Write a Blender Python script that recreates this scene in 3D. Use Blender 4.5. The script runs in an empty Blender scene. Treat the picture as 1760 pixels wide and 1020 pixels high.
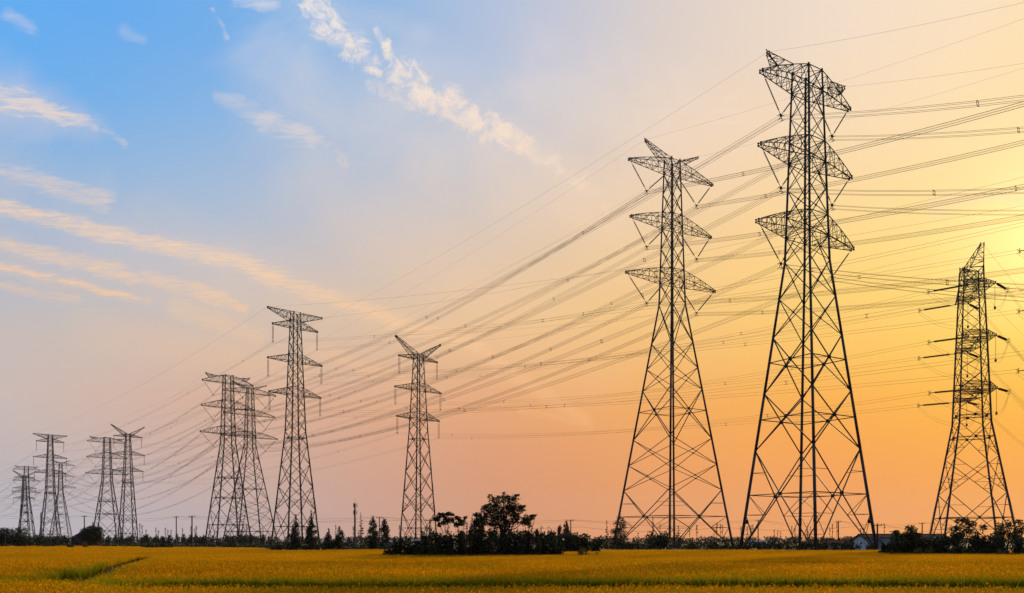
import bpy, math, random
import numpy as np
from mathutils import Vector

S = bpy.context.scene
C = S.collection
K = 1.5                      # metres per layout unit
CZ = 2.45                    # eye height
F = 1415.0                   # focal length in photo pixels (1760 wide)
HY = 930.0                   # horizon row of the photo
R = math.radians

# ------------------------------------------------------------------ camera
cam_d = bpy.data.cameras.new('camera')
cam = bpy.data.objects.new('camera', cam_d)
C.objects.link(cam)
cam.location = (0, 0, CZ)
cam.rotation_euler = (R(90), 0, 0)
cam_d.sensor_width = 36.0
cam_d.lens = 36.0 * F / 1760.0
cam_d.shift_y = (HY - 510.0) / 1760.0
cam_d.clip_start = 0.2
cam_d.clip_end = 20000
S.camera = cam

# ------------------------------------------------------------------ colour management
S.view_settings.view_transform = 'Standard'
S.view_settings.look = 'None'
S.view_settings.exposure = 0.0
S.view_settings.gamma = 1.0
S.render.engine = 'CYCLES'
S.cycles.max_bounces = 6
S.cycles.diffuse_bounces = 2
S.cycles.glossy_bounces = 2
S.cycles.transmission_bounces = 3
S.cycles.volume_bounces = 0
S.cycles.transparent_max_bounces = 4
S.cycles.use_denoising = True
S.cycles.denoiser = 'OPENIMAGEDENOISE'
S.cycles.denoising_input_passes = 'RGB_ALBEDO_NORMAL'
S.cycles.denoising_prefilter = 'ACCURATE'
S.cycles.use_adaptive_sampling = False

SUN_AZ, SUN_EL = R(33.5), R(17.0)
sun_dir = Vector((math.sin(SUN_AZ) * math.cos(SUN_EL), math.cos(SUN_AZ) * math.cos(SUN_EL), math.sin(SUN_EL)))
sl = bpy.data.lights.new('sun', 'SUN')
sl.energy = 3.2
sl.angle = R(0.6)
sl.color = (1.0, 0.72, 0.40)
so = bpy.data.objects.new('sun', sl)
C.objects.link(so)
so.rotation_euler = (-sun_dir).to_track_quat('-Z', 'Y').to_euler()
so.location = (200, 300, 200)

# ------------------------------------------------------------------ sky
def lin(c):
    c = np.asarray(c, float) / 255.0
    return np.where(c <= 0.04045, c / 12.92, ((c + 0.055) / 1.055) ** 2.4)

SKY_X = [0, 300, 600, 880, 1200, 1500, 1760]
SKY_Y = [0, 140, 280, 420, 560, 700, 800, 900]
SKY_T = [
 [(97,172,241),(103,169,236),(132,180,228),(179,193,221),(223,210,202),(243,222,204),(251,224,184)],
 [(105,174,237),(118,175,232),(146,184,224),(189,197,217),(232,210,191),(248,222,192),(253,223,172)],
 [(139,180,222),(150,185,221),(172,192,216),(206,201,202),(240,209,176),(252,219,166),(255,224,156)],
 [(170,185,206),(181,191,208),(204,194,193),(226,200,175),(249,207,145),(254,216,130),(255,224,138)],
 [(199,189,185),(208,191,179),(219,192,166),(236,194,145),(248,198,120),(253,203,100),(254,210,92)],
 [(203,185,180),(215,177,156),(221,173,143),(232,166,115),(244,171,88),(250,172,66),(250,180,54)],
 [(190,180,183),(203,175,167),(206,163,143),(221,150,110),(240,159,87),(245,158,73),(248,165,63)],
 [(185,183,194),(185,175,181),(197,159,146),(213,149,116),(229,153,100),(232,153,94),(240,159,83)],
]
SKY_L = np.array([[lin(c) for c in row] for row in SKY_T])
SKY_BACK = np.array([0.085, 0.115, 0.19])

def sky_at(az, el):
    """sky colour (linear) towards an azimuth / elevation"""
    a = max(-R(38), min(R(38), az))
    x = 880 + F * math.tan(a)
    y = HY - F * math.tan(min(el, R(34))) / math.cos(max(-R(31.9), min(R(31.9), az)))
    x = max(0, min(1760, x)); y = max(0, min(900, y))
    i = max(0, min(len(SKY_X) - 2, int(np.searchsorted(SKY_X, x)) - 1))
    j = max(0, min(len(SKY_Y) - 2, int(np.searchsorted(SKY_Y, y)) - 1))
    fx = (x - SKY_X[i]) / (SKY_X[i + 1] - SKY_X[i]); fy = (y - SKY_Y[j]) / (SKY_Y[j + 1] - SKY_Y[j])
    fx = max(0, min(1, fx)); fy = max(0, min(1, fy))
    c = (SKY_L[j, i] * (1 - fx) * (1 - fy) + SKY_L[j, i + 1] * fx * (1 - fy)
         + SKY_L[j + 1, i] * (1 - fx) * fy + SKY_L[j + 1, i + 1] * fx * fy)
    t = min(1, max(0, (abs(az) - R(42)) / R(70)))            # the sky dims away from the sunset
    t = t * t * (3 - 2 * t)
    u = min(1, max(0, (el - R(36)) / R(40)))
    k = max(t, u * 0.9)
    return c * (1 - k) + SKY_BACK * k

W = bpy.data.worlds.new('World')
S.world = W
W.use_nodes = True
wt = W.node_tree
wt.nodes.clear()
WN, WL = wt.nodes, wt.links

def wn(t, **kw):
    n = WN.new(t)
    for k, v in kw.items():
        setattr(n, k, v)
    return n

def plug(sock, v):
    if isinstance(v, (int, float)):
        sock.default_value = v
    elif isinstance(v, (tuple, list)):
        sock.default_value = v
    else:
        WL.new(v, sock)

def wmath(op, a, b=0.0, c=0.0, clamp=False):
    n = wn('ShaderNodeMath', operation=op, use_clamp=clamp)
    plug(n.inputs[0], a); plug(n.inputs[1], b)
    if op in ('MULTIPLY_ADD', 'COMPARE'):
        plug(n.inputs[2], c)
    return n.outputs[0]

def wvec(op, a, b=(0, 0, 0)):
    n = wn('ShaderNodeVectorMath', operation=op)
    plug(n.inputs[0], a)
    if op == 'SCALE':
        plug(n.inputs['Scale'], b)
    elif op not in ('LENGTH', 'NORMALIZE'):
        plug(n.inputs[1], b)
    return n.outputs['Value'] if op in ('LENGTH', 'DOT_PRODUCT') else n.outputs[0]

def wrange(v, a, b, c=0.0, d=1.0, smooth=True):
    n = wn('ShaderNodeMapRange', interpolation_type='SMOOTHSTEP' if smooth else 'LINEAR')
    plug(n.inputs[0], v)
    for i, q in enumerate((a, b, c, d)):
        plug(n.inputs[i + 1], q)
    return n.outputs[0]

def wmix(f, a, b):
    n = wn('ShaderNodeMix', data_type='RGBA')
    plug(n.inputs['Factor'], f)
    plug(n.inputs[6], a); plug(n.inputs[7], b)
    return n.outputs[2]

tc = wn('ShaderNodeTexCoord')
D = wvec('NORMALIZE', tc.outputs['Generated'])
sx = wn('ShaderNodeSeparateXYZ'); WL.new(D, sx.inputs[0])
dx, dy, dz = sx.outputs
az = wmath('ARCTAN2', dx, dy)
az01 = wmath('MULTIPLY_ADD', az, 1 / (2 * math.pi), 0.5)
el = wmath('ARCSINE', dz)
AZS = [-180, -120, -80, -55, -42, -32, -26, -20, -14, -8, -2, 4, 10, 16, 22, 28, 33, 42, 55, 80, 120, 180]
ELS = [0, 2, 4, 6.5, 9, 12, 15, 18, 22, 26, 30, 36, 52, 78]
prev = None
for i, e in enumerate(ELS):
    rp = wn('ShaderNodeValToRGB')
    WL.new(az01, rp.inputs[0])
    cr = rp.color_ramp
    cr.interpolation = 'LINEAR'
    for j, a in enumerate(AZS):
        p = (a + 180) / 360.0
        el_ = cr.elements[j] if j < 2 else cr.elements.new(p)
        el_.position = p
    for j, a in enumerate(AZS):
        c = sky_at(R(a), R(e))
        cr.elements[j].color = (c[0], c[1], c[2], 1)
    if prev is None:
        prev = rp.outputs[0]
    else:
        f = wrange(el, R(ELS[i - 1]), R(e), smooth=False)
        prev = wmix(f, prev, rp.outputs[0])
sky_col = prev

# the sun's glow behind thin haze
ang = wmath('ARCCOSINE', wvec('DOT_PRODUCT', D, tuple(sun_dir)))
g1 = wmath('EXPONENT', wmath('MULTIPLY', wmath('POWER', wmath('DIVIDE', ang, R(4.2)), 2.0), -1.0))
g2 = wmath('EXPONENT', wmath('MULTIPLY', wmath('DIVIDE', ang, R(9.0)), -1.0))
glow = wmath('ADD', wmath('MULTIPLY', g1, 0.40), wmath('MULTIPLY', g2, 0.03))
sky_col = wmix(1.0, sky_col, sky_col)
ga = wn('ShaderNodeMix', data_type='RGBA', blend_type='ADD')
ga.inputs['Factor'].default_value = 1.0
gs = wvec('SCALE', (1.0, 0.72, 0.30), glow)
WL.new(sky_col, ga.inputs[6]); WL.new(gs, ga.inputs[7])
sky_col = ga.outputs[2]

# high thin clouds: streaks laid out on the sky by direction
ysafe = wmath('MAXIMUM', dy, 0.05)
zsafe = wmath('MAXIMUM', dz, 0.03)
cq = wn('ShaderNodeCombineXYZ')
WL.new(wmath('DIVIDE', dx, ysafe), cq.inputs[0]); WL.new(wmath('DIVIDE', dz, ysafe), cq.inputs[1])
cu = wn('ShaderNodeCombineXYZ')
WL.new(wmath('DIVIDE', dx, zsafe), cu.inputs[0]); WL.new(wmath('DIVIDE', dy, zsafe), cu.inputs[1])
UV = cu.outputs[0]
def wnoise(vec, scale, detail=6.0, rough=0.6, dist=0.0):
    n = wn('ShaderNodeTexNoise')
    WL.new(vec, n.inputs['Vector'])
    n.inputs['Scale'].default_value = scale
    n.inputs['Detail'].default_value = detail
    n.inputs['Roughness'].default_value = rough
    n.inputs['Distortion'].default_value = dist
    return n
nd = wnoise(cq.outputs[0], 9.0, 6, 0.62)
warp = wvec('SCALE', wvec('SUBTRACT', nd.outputs['Color'], (0.5, 0.5, 0.5)), 0.034)
Q = wvec('ADD', cq.outputs[0], warp)
mp = wn('ShaderNodeMapping'); WL.new(UV, mp.inputs[0])
mp.inputs['Rotation'].default_value = (0, 0, R(-58)); mp.inputs['Scale'].default_value = (1.0, 2.6, 1.0)
fine = wnoise(mp.outputs[0], 11.0, 10, 0.74, 0.5).outputs['Fac']
finec = wnoise(cq.outputs[0], 42.0, 9, 0.72, 0.8).outputs['Fac']
soft = wnoise(cq.outputs[0], 7.0, 9, 0.62, 0.6).outputs['Fac']
STREAKS = [  # photo points a-b, half widths, strength, wispy(1)/curdled(2)
 ((-80,335),(230,405),13,15,.62,1),((230,405),(480,478),15,15,.72,1),((480,478),(820,600),14,12,.55,1),((820,600),(1000,720),12,14,.34,1),
 ((-60,405),(200,462),12,14,.50,1),((200,462),(420,525),14,9,.50,1),((-60,438),(255,515),8,5,.62,1),
 ((-60,275),(180,340),12,18,.40,1),((-40,480),(130,512),8,8,.28,1),
 ((-90,140),(70,190),34,20,.74,1),((70,190),(165,218),20,8,.66,1),((165,212),(215,248),8,5,.28,1),
 ((515,-50),(560,40),30,28,.66,2),((560,40),(645,115),30,16,.78,2),((650,55),(690,120),7,16,.66,2),((680,120),(770,185),26,30,.66,2),
 ((770,185),(905,255),28,24,.62,2),((905,255),(1000,325),24,18,.50,2),((985,315),(1060,370),18,16,.28,2),((640,140),(700,180),16,20,.36,2),
 ((375,172),(470,200),8,20,.26,1),((460,205),(540,240),24,20,.40,1),((535,235),(595,272),16,12,.32,2),((362,15),(392,62),3,5,.30,1),((405,0),(470,12),8,14,.34,1),
 ((300,525),(445,575),20,14,.30,1),((470,110),(660,220),34,40,.24,3),((700,240),(820,280),30,20,.2,3),
 ((900,700),(1010,735),8,6,.26,1),((1120,205),(1330,215),60,40,.22,1),((700,470),(860,560),10,8,.14,1),
 ((470,110),(900,290),60,80,.26,3),((880,250),(1060,370),50,60,.30,3),((560,300),(1020,640),70,60,.16,3),((-60,300),(500,500),60,50,.16,3),((150,560),(520,640),30,20,.16,3),((600,30),(720,60),30,20,.16,3),((930,150),(1250,230),60,70,.26,3),((1000,320),(1100,400),40,30,.2,3),
 ((1610,352),(1800,340),16,10,.30,1),((540,600),(700,660),12,8,.22,1),((20,30),(60,52),12,8,.2,1),((210,55),(240,65),10,8,.14,1),
]
STREAKS += [(a, b, wa * 1.9, wb * 1.9, st * .32, 3) for a, b, wa, wb, st, ty in STREAKS if ty < 3 and st >= .4]
mask = None
for a, b, wa, wb, st, ty in STREAKS:
    A = ((a[0] - 880) / F, (HY - a[1]) / F, 0); B = ((b[0] - 880) / F, (HY - b[1]) / F, 0)
    ab = (B[0] - A[0], B[1] - A[1], 0); L2 = ab[0] ** 2 + ab[1] ** 2
    pa = wvec('SUBTRACT', Q, A)
    t = wmath('DIVIDE', wvec('DOT_PRODUCT', pa, ab), L2, clamp=True)
    dist = wvec('LENGTH', wvec('SUBTRACT', pa, wvec('SCALE', ab, t)))
    wid = wmath('MULTIPLY_ADD', t, (wb - wa) / F * 3.1, wa / F * 3.1)
    body = wrange(wmath('DIVIDE', dist, wid), 0.0, 1.0, 1.0, 0.0)
    nz = (fine, finec, soft)[ty - 1]
    val = wmath('ADD', nz, wmath('MULTIPLY_ADD', body, (0.62, 0.5, 0.55)[ty - 1], (-0.46, -0.38, -0.42)[ty - 1]))
    sh = wrange(val, (0.27, 0.35, 0.20)[ty - 1], (0.95, 0.80, 0.95)[ty - 1])
    m = wmath('MULTIPLY', sh, min(1.0, st * (1.58 if ty < 3 else 1.45)))
    mask = m if mask is None else wmath('MAXIMUM', mask, m)
veil = wmath('MULTIPLY', wrange(fine, 0.55, 0.85), 0.03)
mask = wmath('MULTIPLY', wmath('MAXIMUM', mask, veil), wrange(dy, 0.05, 0.3))
cr = wn('ShaderNodeValToRGB'); WL.new(wrange(el, R(6), R(32), smooth=False), cr.inputs[0])
cc = [(0.0, (250, 188, 125)), (0.35, (252, 205, 158)), (0.62, (251, 218, 188)), (1.0, (249, 234, 222))]
for j, (p, c) in enumerate(cc):
    e_ = cr.color_ramp.elements[j] if j < 2 else cr.color_ramp.elements.new(p)
    e_.position = p
for j, (p, c) in enumerate(cc):
    v = lin(c); cr.color_ramp.elements[j].color = (v[0], v[1], v[2], 1)
sky_col = wmix(mask, sky_col, cr.outputs[0])

nish = wn('ShaderNodeTexSky', sky_type='NISHITA')
nish.sun_disc = False
nish.sun_elevation = SUN_EL
nish.sun_rotation = SUN_AZ
bg2 = wn('ShaderNodeBackground'); WL.new(nish.outputs[0], bg2.inputs[0]); bg2.inputs[1].default_value = 0.001
bg = wn('ShaderNodeBackground'); WL.new(sky_col, bg.inputs[0]); bg.inputs[1].default_value = 1.0
ad = wn('ShaderNodeAddShader'); WL.new(bg.outputs[0], ad.inputs[0]); WL.new(bg2.outputs[0], ad.inputs[1])
wo = wn('ShaderNodeOutputWorld'); WL.new(ad.outputs[0], wo.inputs[0])
W.cycles.sampling_method = 'MANUAL'
W.cycles.sample_map_resolution = 1024

# ------------------------------------------------------------------ helpers
def px(x, y, Y):
    """a point Y metres ahead that the photo shows at pixel x, y"""
    return Vector(((x - 880) / F * Y, Y, CZ + (HY - y) / F * Y))

def zz(z):
    return (z - 1.9) * K + CZ

def tag(o, label, cat, group=None, kind=None):
    if label: o['label'] = label
    if cat: o['category'] = cat
    if group: o['group'] = group
    if kind: o['kind'] = kind
    return o

def empty(name, loc, rz=0.0, label=None, cat=None, group=None):
    o = bpy.data.objects.new(name, None)
    C.objects.link(o)
    o.location = loc
    o.rotation_euler = (0, 0, rz)
    o.empty_display_size = 0.5
    return tag(o, label, cat, group)

def link_mesh(name, me, mat, parent=None):
    o = bpy.data.objects.new(name, me)
    C.objects.link(o)
    if mat is not None:
        me.materials.append(mat)
    if parent is not None:
        o.parent = parent
    return o

def np_mesh(name, verts, quads=None, tris=None, smooth=False):
    me = bpy.data.meshes.new(name)
    verts = np.asarray(verts, np.float32)
    q = np.zeros((0, 4), np.int32) if quads is None else np.asarray(quads, np.int32)
    t = np.zeros((0, 3), np.int32) if tris is None else np.asarray(tris, np.int32)
    me.vertices.add(len(verts))
    me.vertices.foreach_set('co', verts.ravel())
    loops = np.concatenate([q.ravel(), t.ravel()])
    me.loops.add(len(loops))
    me.loops.foreach_set('vertex_index', loops)
    n = len(q) + len(t)
    me.polygons.add(n)
    ls = np.concatenate([np.arange(len(q)) * 4, len(q) * 4 + np.arange(len(t)) * 3]).astype(np.int32)
    me.polygons.foreach_set('loop_start', ls)
    me.update(calc_edges=True)
    if smooth:
        me.polygons.foreach_set('use_smooth', np.ones(n, bool))
    return me

class MB:
    """collects bars, boxes and loose faces and links them as one mesh"""
    def __init__(self):
        self.p = []; self.q = []; self.r0 = []; self.r1 = []
        self.v = []; self.f = []
    def bar(self, p, q, r, r2=None):
        self.p.append(tuple(p)); self.q.append(tuple(q)); self.r0.append(r); self.r1.append(r if r2 is None else r2)
    def path(self, pts, r, r2=None):
        n = len(pts) - 1
        r2 = r if r2 is None else r2
        for i in range(n):
            self.bar(pts[i], pts[i + 1], r + (r2 - r) * i / n, r + (r2 - r) * (i + 1) / n)
    def box(self, c, s, rz=0.0):
        b = len(self.v)
        ca, sa = math.cos(rz), math.sin(rz)
        for i in (-1, 1):
            for j in (-1, 1):
                for k in (-1, 1):
                    x, y = i * s[0] / 2, j * s[1] / 2
                    self.v.append((c[0] + x * ca - y * sa, c[1] + x * sa + y * ca, c[2] + k * s[2] / 2))
        for f in ((0, 1, 3, 2), (4, 6, 7, 5), (0, 4, 5, 1), (2, 3, 7, 6), (0, 2, 6, 4), (1, 5, 7, 3)):
            self.f.append(tuple(b + i for i in f))
    def poly(self, pts):
        b = len(self.v)
        self.v += [tuple(p) for p in pts]
        self.f.append(tuple(range(b, b + len(pts))))
    def knot(self, c, r):
        self.bar((c[0], c[1], c[2] - r), (c[0], c[1], c[2] + r), r)
    def build(self, name, mat, parent=None, sides=4):
        verts = []; quads = []; tris = []
        n = len(self.p)
        if n:
            P = np.array(self.p, float); Q_ = np.array(self.q, float)
            d = Q_ - P
            d /= np.maximum(np.linalg.norm(d, axis=1, keepdims=True), 1e-9)
            ref = np.where(np.abs(d[:, 2:3]) < 0.9, np.array([[0., 0, 1]]), np.array([[1., 0, 0]]))
            a = np.cross(d, ref); a /= np.maximum(np.linalg.norm(a, axis=1, keepdims=True), 1e-9)
            b = np.cross(d, a)
            r0 = np.array(self.r0)[:, None]; r1 = np.array(self.r1)[:, None]
            ring = []
            for (O, r) in ((P, r0), (Q_, r1)):
                for k in range(sides):
                    t = 2 * math.pi * (k + 0.5) / sides
                    ring.append(O + (a * math.cos(t) + b * math.sin(t)) * r)
            V = np.stack(ring, 1).reshape(-1, 3)
            base = (np.arange(n) * 2 * sides)[:, None]
            for k in range(sides):
                k2 = (k + 1) % sides
                quads.append(base + np.array([[k, k2, sides + k2, sides + k]]))
            if sides == 4:
                quads.append(base + np.array([[3, 2, 1, 0]])); quads.append(base + np.array([[4, 5, 6, 7]]))
            verts.append(V)
        off = 2 * sides * n
        ngons = []
        for f in self.f:
            if len(f) == 4: quads.append(np.array([[i + off for i in f]]))
            else:
                for k in range(1, len(f) - 1):
                    tris.append((f[0] + off, f[k] + off, f[k + 1] + off))
        if self.v: verts.append(np.array(self.v, float))
        me = np_mesh(name, np.concatenate(verts), np.concatenate(quads) if quads else None, tris if tris else None)
        return link_mesh(name, me, mat, parent)

# ------------------------------------------------------------------ materials
MATS = {}
def material(name, c1, c2, scale=1.0, rough=0.7, metal=0.0, detail=5.0, bump=0.0, trans=0.0, spec=0.3, stretch=(1, 1, 1)):
    m = bpy.data.materials.new(name)
    m.use_nodes = True
    nt = m.node_tree; N, L = nt.nodes, nt.links
    b = N['Principled BSDF']
    t = N.new('ShaderNodeTexCoord'); mp_ = N.new('ShaderNodeMapping'); mp_.inputs['Scale'].default_value = stretch
    L.new(t.outputs['Object'], mp_.inputs[0])
    n = N.new('ShaderNodeTexNoise'); n.inputs['Scale'].default_value = scale; n.inputs['Detail'].default_value = detail
    n.inputs['Roughness'].default_value = 0.65
    L.new(mp_.outputs[0], n.inputs['Vector'])
    rp = N.new('ShaderNodeValToRGB')
    rp.color_ramp.elements[0].position = 0.32; rp.color_ramp.elements[1].position = 0.68
    rp.color_ramp.elements[0].color = (*c1, 1); rp.color_ramp.elements[1].color = (*c2, 1)
    L.new(n.outputs['Fac'], rp.inputs[0]); L.new(rp.outputs[0], b.inputs['Base Color'])
    b.inputs['Roughness'].default_value = rough; b.inputs['Metallic'].default_value = metal
    b.inputs['Specular IOR Level'].default_value = spec
    if bump:
        bp = N.new('ShaderNodeBump'); bp.inputs['Strength'].default_value = bump
        L.new(n.outputs['Fac'], bp.inputs['Height']); L.new(bp.outputs[0], b.inputs['Normal'])
    if trans:
        tr = N.new('ShaderNodeBsdfTranslucent'); L.new(rp.outputs[0], tr.inputs[0])
        mx = N.new('ShaderNodeMixShader'); mx.inputs[0].default_value = trans
        L.new(b.outputs[0], mx.inputs[1]); L.new(tr.outputs[0], mx.inputs[2])
        L.new(mx.outputs[0], N['Material Output'].inputs[0])
    MATS[name] = m
    return m

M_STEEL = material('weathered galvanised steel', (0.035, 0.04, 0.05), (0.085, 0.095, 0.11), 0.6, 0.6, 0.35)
M_INS = material('brown glazed insulator', (0.012, 0.014, 0.016), (0.03, 0.034, 0.036), 2.0, 0.35, 0.0)
M_WIRE = material('glow-tinted aluminium conductor', (0.22, 0.125, 0.05), (0.32, 0.185, 0.08), 0.3, 0.55, 0.3)  # bright sky bleeding round the wires is put into the grey metal's colour
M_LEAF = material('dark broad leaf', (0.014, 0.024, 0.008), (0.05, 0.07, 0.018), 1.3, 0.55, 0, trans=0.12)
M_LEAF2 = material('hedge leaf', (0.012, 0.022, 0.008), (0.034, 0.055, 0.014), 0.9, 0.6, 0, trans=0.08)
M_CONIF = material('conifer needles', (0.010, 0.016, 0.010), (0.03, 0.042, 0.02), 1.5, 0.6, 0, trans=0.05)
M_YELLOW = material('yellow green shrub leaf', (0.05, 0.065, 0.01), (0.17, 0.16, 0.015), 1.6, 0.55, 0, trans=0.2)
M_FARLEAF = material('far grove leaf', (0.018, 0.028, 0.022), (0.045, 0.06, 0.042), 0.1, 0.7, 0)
M_BARK = material('dark bark', (0.012, 0.010, 0.008), (0.04, 0.032, 0.025), 3.0, 0.85, 0, bump=0.3)
M_CONC = material('concrete pole', (0.06, 0.058, 0.055), (0.12, 0.115, 0.11), 2.0, 0.8, 0)
M_DARKPOLE = material('dark wooden pole', (0.015, 0.012, 0.012), (0.04, 0.032, 0.03), 4.0, 0.8, 0, stretch=(1, 1, .1))
M_SOIL = material('paddy soil and stubble', (0.012, 0.012, 0.005), (0.028, 0.024, 0.009), 0.25, 0.9, 0)
M_GROUND = material('grassy ground', (0.014, 0.020, 0.007), (0.035, 0.038, 0.012), 0.02, 0.95, 0, detail=9)
M_BANK = material('grass bank', (0.014, 0.024, 0.007), (0.045, 0.06, 0.012), 0.5, 0.9, 0)
M_DRY = material('dry weed stem', (0.05, 0.035, 0.018), (0.11, 0.08, 0.04), 1.0, 0.8, 0)
M_WHITE = material('stained white plaster', (0.55, 0.60, 0.62), (0.78, 0.82, 0.83), 0.5, 0.85, 0, detail=8)
M_TILE = material('dark roof tile', (0.035, 0.026, 0.03), (0.07, 0.052, 0.055), 1.2, 0.85, 0)
M_REDTILE = material('red roof tile', (0.14, 0.05, 0.035), (0.24, 0.09, 0.06), 1.2, 0.8, 0)
M_BLUE = material('blue metal sheet', (0.05, 0.16, 0.30), (0.12, 0.30, 0.46), 0.4, 0.5, 0)
M_GLASS = material('dark window glass', (0.02, 0.025, 0.03), (0.05, 0.06, 0.065), 1.0, 0.1, 0, spec=0.6)
M_FRAME = material('pale window frame', (0.35, 0.37, 0.38), (0.5, 0.52, 0.52), 2.0, 0.6, 0)
M_DOOR = material('dark doorway', (0.015, 0.015, 0.016), (0.035, 0.033, 0.033), 1.0, 0.7, 0)
M_BLOCK = material('far concrete block', (0.62, 0.63, 0.64), (0.75, 0.76, 0.77), 0.05, 0.9, 0)
M_BOX = material('black painted box', (0.01, 0.01, 0.012), (0.03, 0.03, 0.035), 3, 0.5, 0)

def brick_material():
    m = bpy.data.materials.new('red brick'); m.use_nodes = True
    N, L = m.node_tree.nodes, m.node_tree.links
    t = N.new('ShaderNodeTexCoord'); b = N.new('ShaderNodeTexBrick')
    mp_ = N.new('ShaderNodeMapping'); mp_.inputs['Rotation'].default_value = (R(90), 0, 0)
    L.new(t.outputs['Object'], mp_.inputs[0]); L.new(mp_.outputs[0], b.inputs['Vector'])
    b.inputs['Color1'].default_value = (0.20, 0.045, 0.03, 1); b.inputs['Color2'].default_value = (0.12, 0.03, 0.022, 1)
    b.inputs['Mortar'].default_value = (0.18, 0.15, 0.13, 1); b.inputs['Scale'].default_value = 3.0
    L.new(b.outputs[0], N['Principled BSDF'].inputs['Base Color']); N['Principled BSDF'].inputs['Roughness'].default_value = 0.9
    return m
M_BRICK = brick_material()

def rice_material():
    m = bpy.data.materials.new('ripening rice'); m.use_nodes = True
    N, L = m.node_tree.nodes, m.node_tree.links
    b = N['Principled BSDF']
    at = N.new('ShaderNodeAttribute'); at.attribute_name = 'tint'
    geo = N.new('ShaderNodeNewGeometry')
    n = N.new('ShaderNodeTexNoise'); n.inputs['Scale'].default_value = 0.16; n.inputs['Detail'].default_value = 6
    L.new(geo.outputs['Position'], n.inputs['Vector'])
    mx = N.new('ShaderNodeMix'); mx.data_type = 'RGBA'; mx.blend_type = 'MULTIPLY'; mx.inputs['Factor'].default_value = 1.0
    rp = N.new('ShaderNodeValToRGB'); rp.color_ramp.elements[0].position = 0.3; rp.color_ramp.elements[1].position = 0.7
    rp.color_ramp.elements[0].color = (0.78, 0.86, 0.8, 1); rp.color_ramp.elements[1].color = (1.12, 1.0, 0.9, 1)
    L.new(n.outputs['Fac'], rp.inputs[0])
    L.new(at.outputs['Color'], mx.inputs[6]); L.new(rp.outputs[0], mx.inputs[7])
    L.new(mx.outputs[2], b.inputs['Base Color'])
    b.inputs['Roughness'].default_value = 0.8; b.inputs['Specular IOR Level'].default_value = 0.0
    tr = N.new('ShaderNodeBsdfTranslucent'); L.new(mx.outputs[2], tr.inputs[0])
    ms = N.new('ShaderNodeMixShader'); ms.inputs[0].default_value = 0.42
    L.new(b.outputs[0], ms.inputs[1]); L.new(tr.outputs[0], ms.inputs[2]); L.new(ms.outputs[0], N['Material Output'].inputs[0])
    return m
M_RICE = rice_material()

# ------------------------------------------------------------------ ground
def sheet(name, x0, x1, y0, y1, z, mat, label=None, nx=1):
    me = np_mesh(name, [(x0, y0, z), (x1, y0, z), (x1, y1, z), (x0, y1, z)], [(0, 1, 2, 3)])
    o = link_mesh(name, me, mat)
    o['kind'] = 'structure'
    return o
sheet('ground', -2590, 2590, -145, 2640, 0.0, M_GROUND)

def far_edge(x):
    """how far the rice reaches along a column of the photo"""
    pts = [(-400, 262), (180, 262), (300, 215), (440, 190), (470, 150), (640, 155), (1040, 150), (1500, 143), (2200, 140)]
    return np.interp(x, [p[0] for p in pts], [p[1] for p in pts])

# paddy soil sheet follows the rice outline
me_v = []; me_q = []
cols = np.linspace(-500, 2260, 47)
for i, cx in enumerate(cols):
    t = (cx - 880) / F
    Ye = far_edge(cx)
    me_v += [(t * 6, 6, 0.012), (t * Ye, Ye, 0.012)]
    if i: me_q.append((2 * i - 2, 2 * i, 2 * i + 1, 2 * i - 1))
po = link_mesh('paddy_ground', np_mesh('paddy_ground', me_v, me_q), M_SOIL); po['kind'] = 'structure'

# ------------------------------------------------------------------ pylons
STEEL_R = dict(leg=(0.30, 0.17), brace=0.105, thin=0.06, chord=0.085)

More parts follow.
